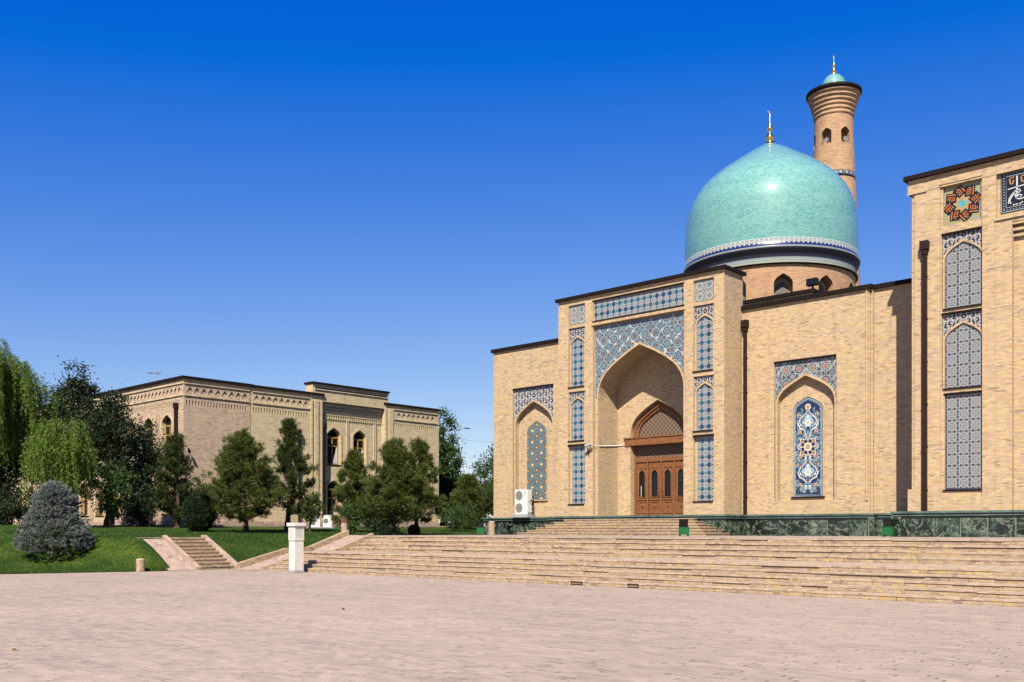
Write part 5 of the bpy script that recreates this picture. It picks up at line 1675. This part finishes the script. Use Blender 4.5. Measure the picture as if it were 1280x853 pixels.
pine(*at(-53.6, 28.9), 5.4, 1.35, 'small pine standing before the corner of the hall', 'pine_dark', GP, .1, 700)
clipped(*at(-47.6, 26.9), 2.05, .82, 'round clipped dark thuja beside the head of the grass stairs')
pine(*at(-45.7, 28.6), 5.3, 2.15, 'bushy pine with a leaning trunk right of the clipped thuja', 'pine', GP, .13, 1300, -.45, shape=.5)
pine(*at(-47.3, 32.3), 6.4, 1.5, 'slender taller pine with an airy top behind the bushy pine', 'pine_dark', GP, .16, 760, .25, shape=.75)
broadleaf(*at(-46.5, 33.3), 2.5, .75, 'small leafy young tree beside the air conditioners', 'broad', None, .2, 36, 80, .12, .32, 'young_tree')
pine(*at(-46.2, 36.2), 4.7, 1.35, 'mid sized pine under the arched hall windows', 'pine', GP, .1, 800, .1)
pine(*at(-39.87, 33.97), 5.0, 1.75, 'broad pine with a pale trunk at the terrace corner', 'pine', GP, .16, 1200, .0, shape=.5)
pine(*at(-41.2, 36.7), 5.3, 1.5, 'pine behind the broad terrace corner pine, right end of the row', 'pine', GP, .16, 800, .3, shape=.6)
broadleaf(*at(-40.3, 31.2), 1.65, .42, 'low leafy sapling beside the octagonal brick post', 'broad', None, .1, 22, 80, .10, .25, 'sapling')
clipped(*at(-39.6, 33.1), .62, .33, 'small ball shrub on the lawn left of the pale pine trunk', 'hedge', 'shrub', 5000, .06)
clipped(*at(-40.7, 36.1), .6, .32, 'small ball shrub on the lawn right of the pale pine trunk', 'hedge', 'shrub', 5000, .06)
for i, (x, y, h, r, lb) in enumerate(((-54.6, 27.2, 2.6, 1.2, 'dark shrub mass between the elm trunks'), (-53.6, 30.3, 2.4, 1.1, 'dark shrub under the small corner pine'),
                                      (-56.3, 23.2, 2.4, 1.1, 'dark shrub left of the bare elm trunk'), (-44.2, 36.6, 2.3, 1.2, 'dark shrub between the pines at the terrace corner'),
                                      (-57.5, 21.0, 2.2, 1.5, 'dark low shrub under the two willows'))):
    broadleaf(*at(x, y), h, r, lb, 'elm', 'dark shrubs in the garden', .02, 50, 110, .14, .45, 'shrub')
# greenery between hall and mosque
GT = 'trees between the hall and the mosque'
broadleaf(-62.0, 58.4, 1.7, 9.9, 1.55, 'tall leafy tree at the far corner of the hall', 'broad', GT, .08, 170, 100, .2, .55, 'broadleaf_tree', 'bark', parts=[(0, 0, 1, 1, .75), (.3, -2, 1.1, .6, .35)])
broadleaf(-58.2, 58.2, 1.7, 4.2, 1.5, 'dark rounded tree standing at the foot of the tall leafy tree', 'elm', GT, .04, 100, 100, .18, .5, 'broadleaf_tree')
pine(-50.9, 50.6, 1.6, 4.0, 1.7, 'wide dark pine left of the mosque wing', 'pine', GT, .03, 900, shape=.45)
pine(-48.0, 51.2, 1.6, 5.6, 1.7, 'dark pine touching the corner of the mosque wing', 'pine_dark', GT, .03, 900, shape=.6)
pine(-54.2, 54.0, 1.6, 3.9, 1.3, 'low dark pine in the gap before the sky', 'pine_dark', GT, .03, 600, shape=.6)
broadleaf(-46.6, 45.2, 1.55, 2.0, 1.3, 'grey green low bush behind the green litter bin', 'broad', None, .02, 50, 90, .11, .4, 'shrub')
broadleaf(-66, 70, 1.6, 8.5, 3.2, 'distant tree rising just over the hall roof', 'broad', GT, .1, 120, 90, .22, .8, 'broadleaf_tree')

# a few fallen leaves on the paving
rr = random.Random(31)
for (x, y, lb) in ((-14.1, 5.2, 'curled yellow leaf lying on the paving at the lower left'), (-16.3, 12.5, 'small brown leaf alone in the middle of the plaza')):
    mb = MB(); an = rr.uniform(0, 6.28); L = rr.uniform(.07, .10); ca, sa = math.cos(an), math.sin(an)
    P = [(x + ca * p * L - sa * q * L, y + sa * p * L + ca * q * L, .012 + abs(q) * L * .6 + .02 * p * p) for p, q in ((-1, 0), (-.4, .4), (.3, .45), (1, 0), (.3, -.45), (-.4, -.4))]
    mid = [(x + ca * p * L, y + sa * p * L, .010) for p in (-.4, .3)]
    mb.face([P[0], mid[0], P[1]]); mb.face([P[1], mid[0], mid[1], P[2]]); mb.face([P[2], mid[1], P[3]])
    mb.face([P[3], mid[1], P[4]]); mb.face([P[4], mid[1], mid[0], P[5]]); mb.face([P[5], mid[0], P[0]])
    tag(mb.build('fallen_leaf', 'ochre_tile' if 'yellow' in lb else 'wood_dk'), lb, 'leaf', 'fallen leaves on the plaza')
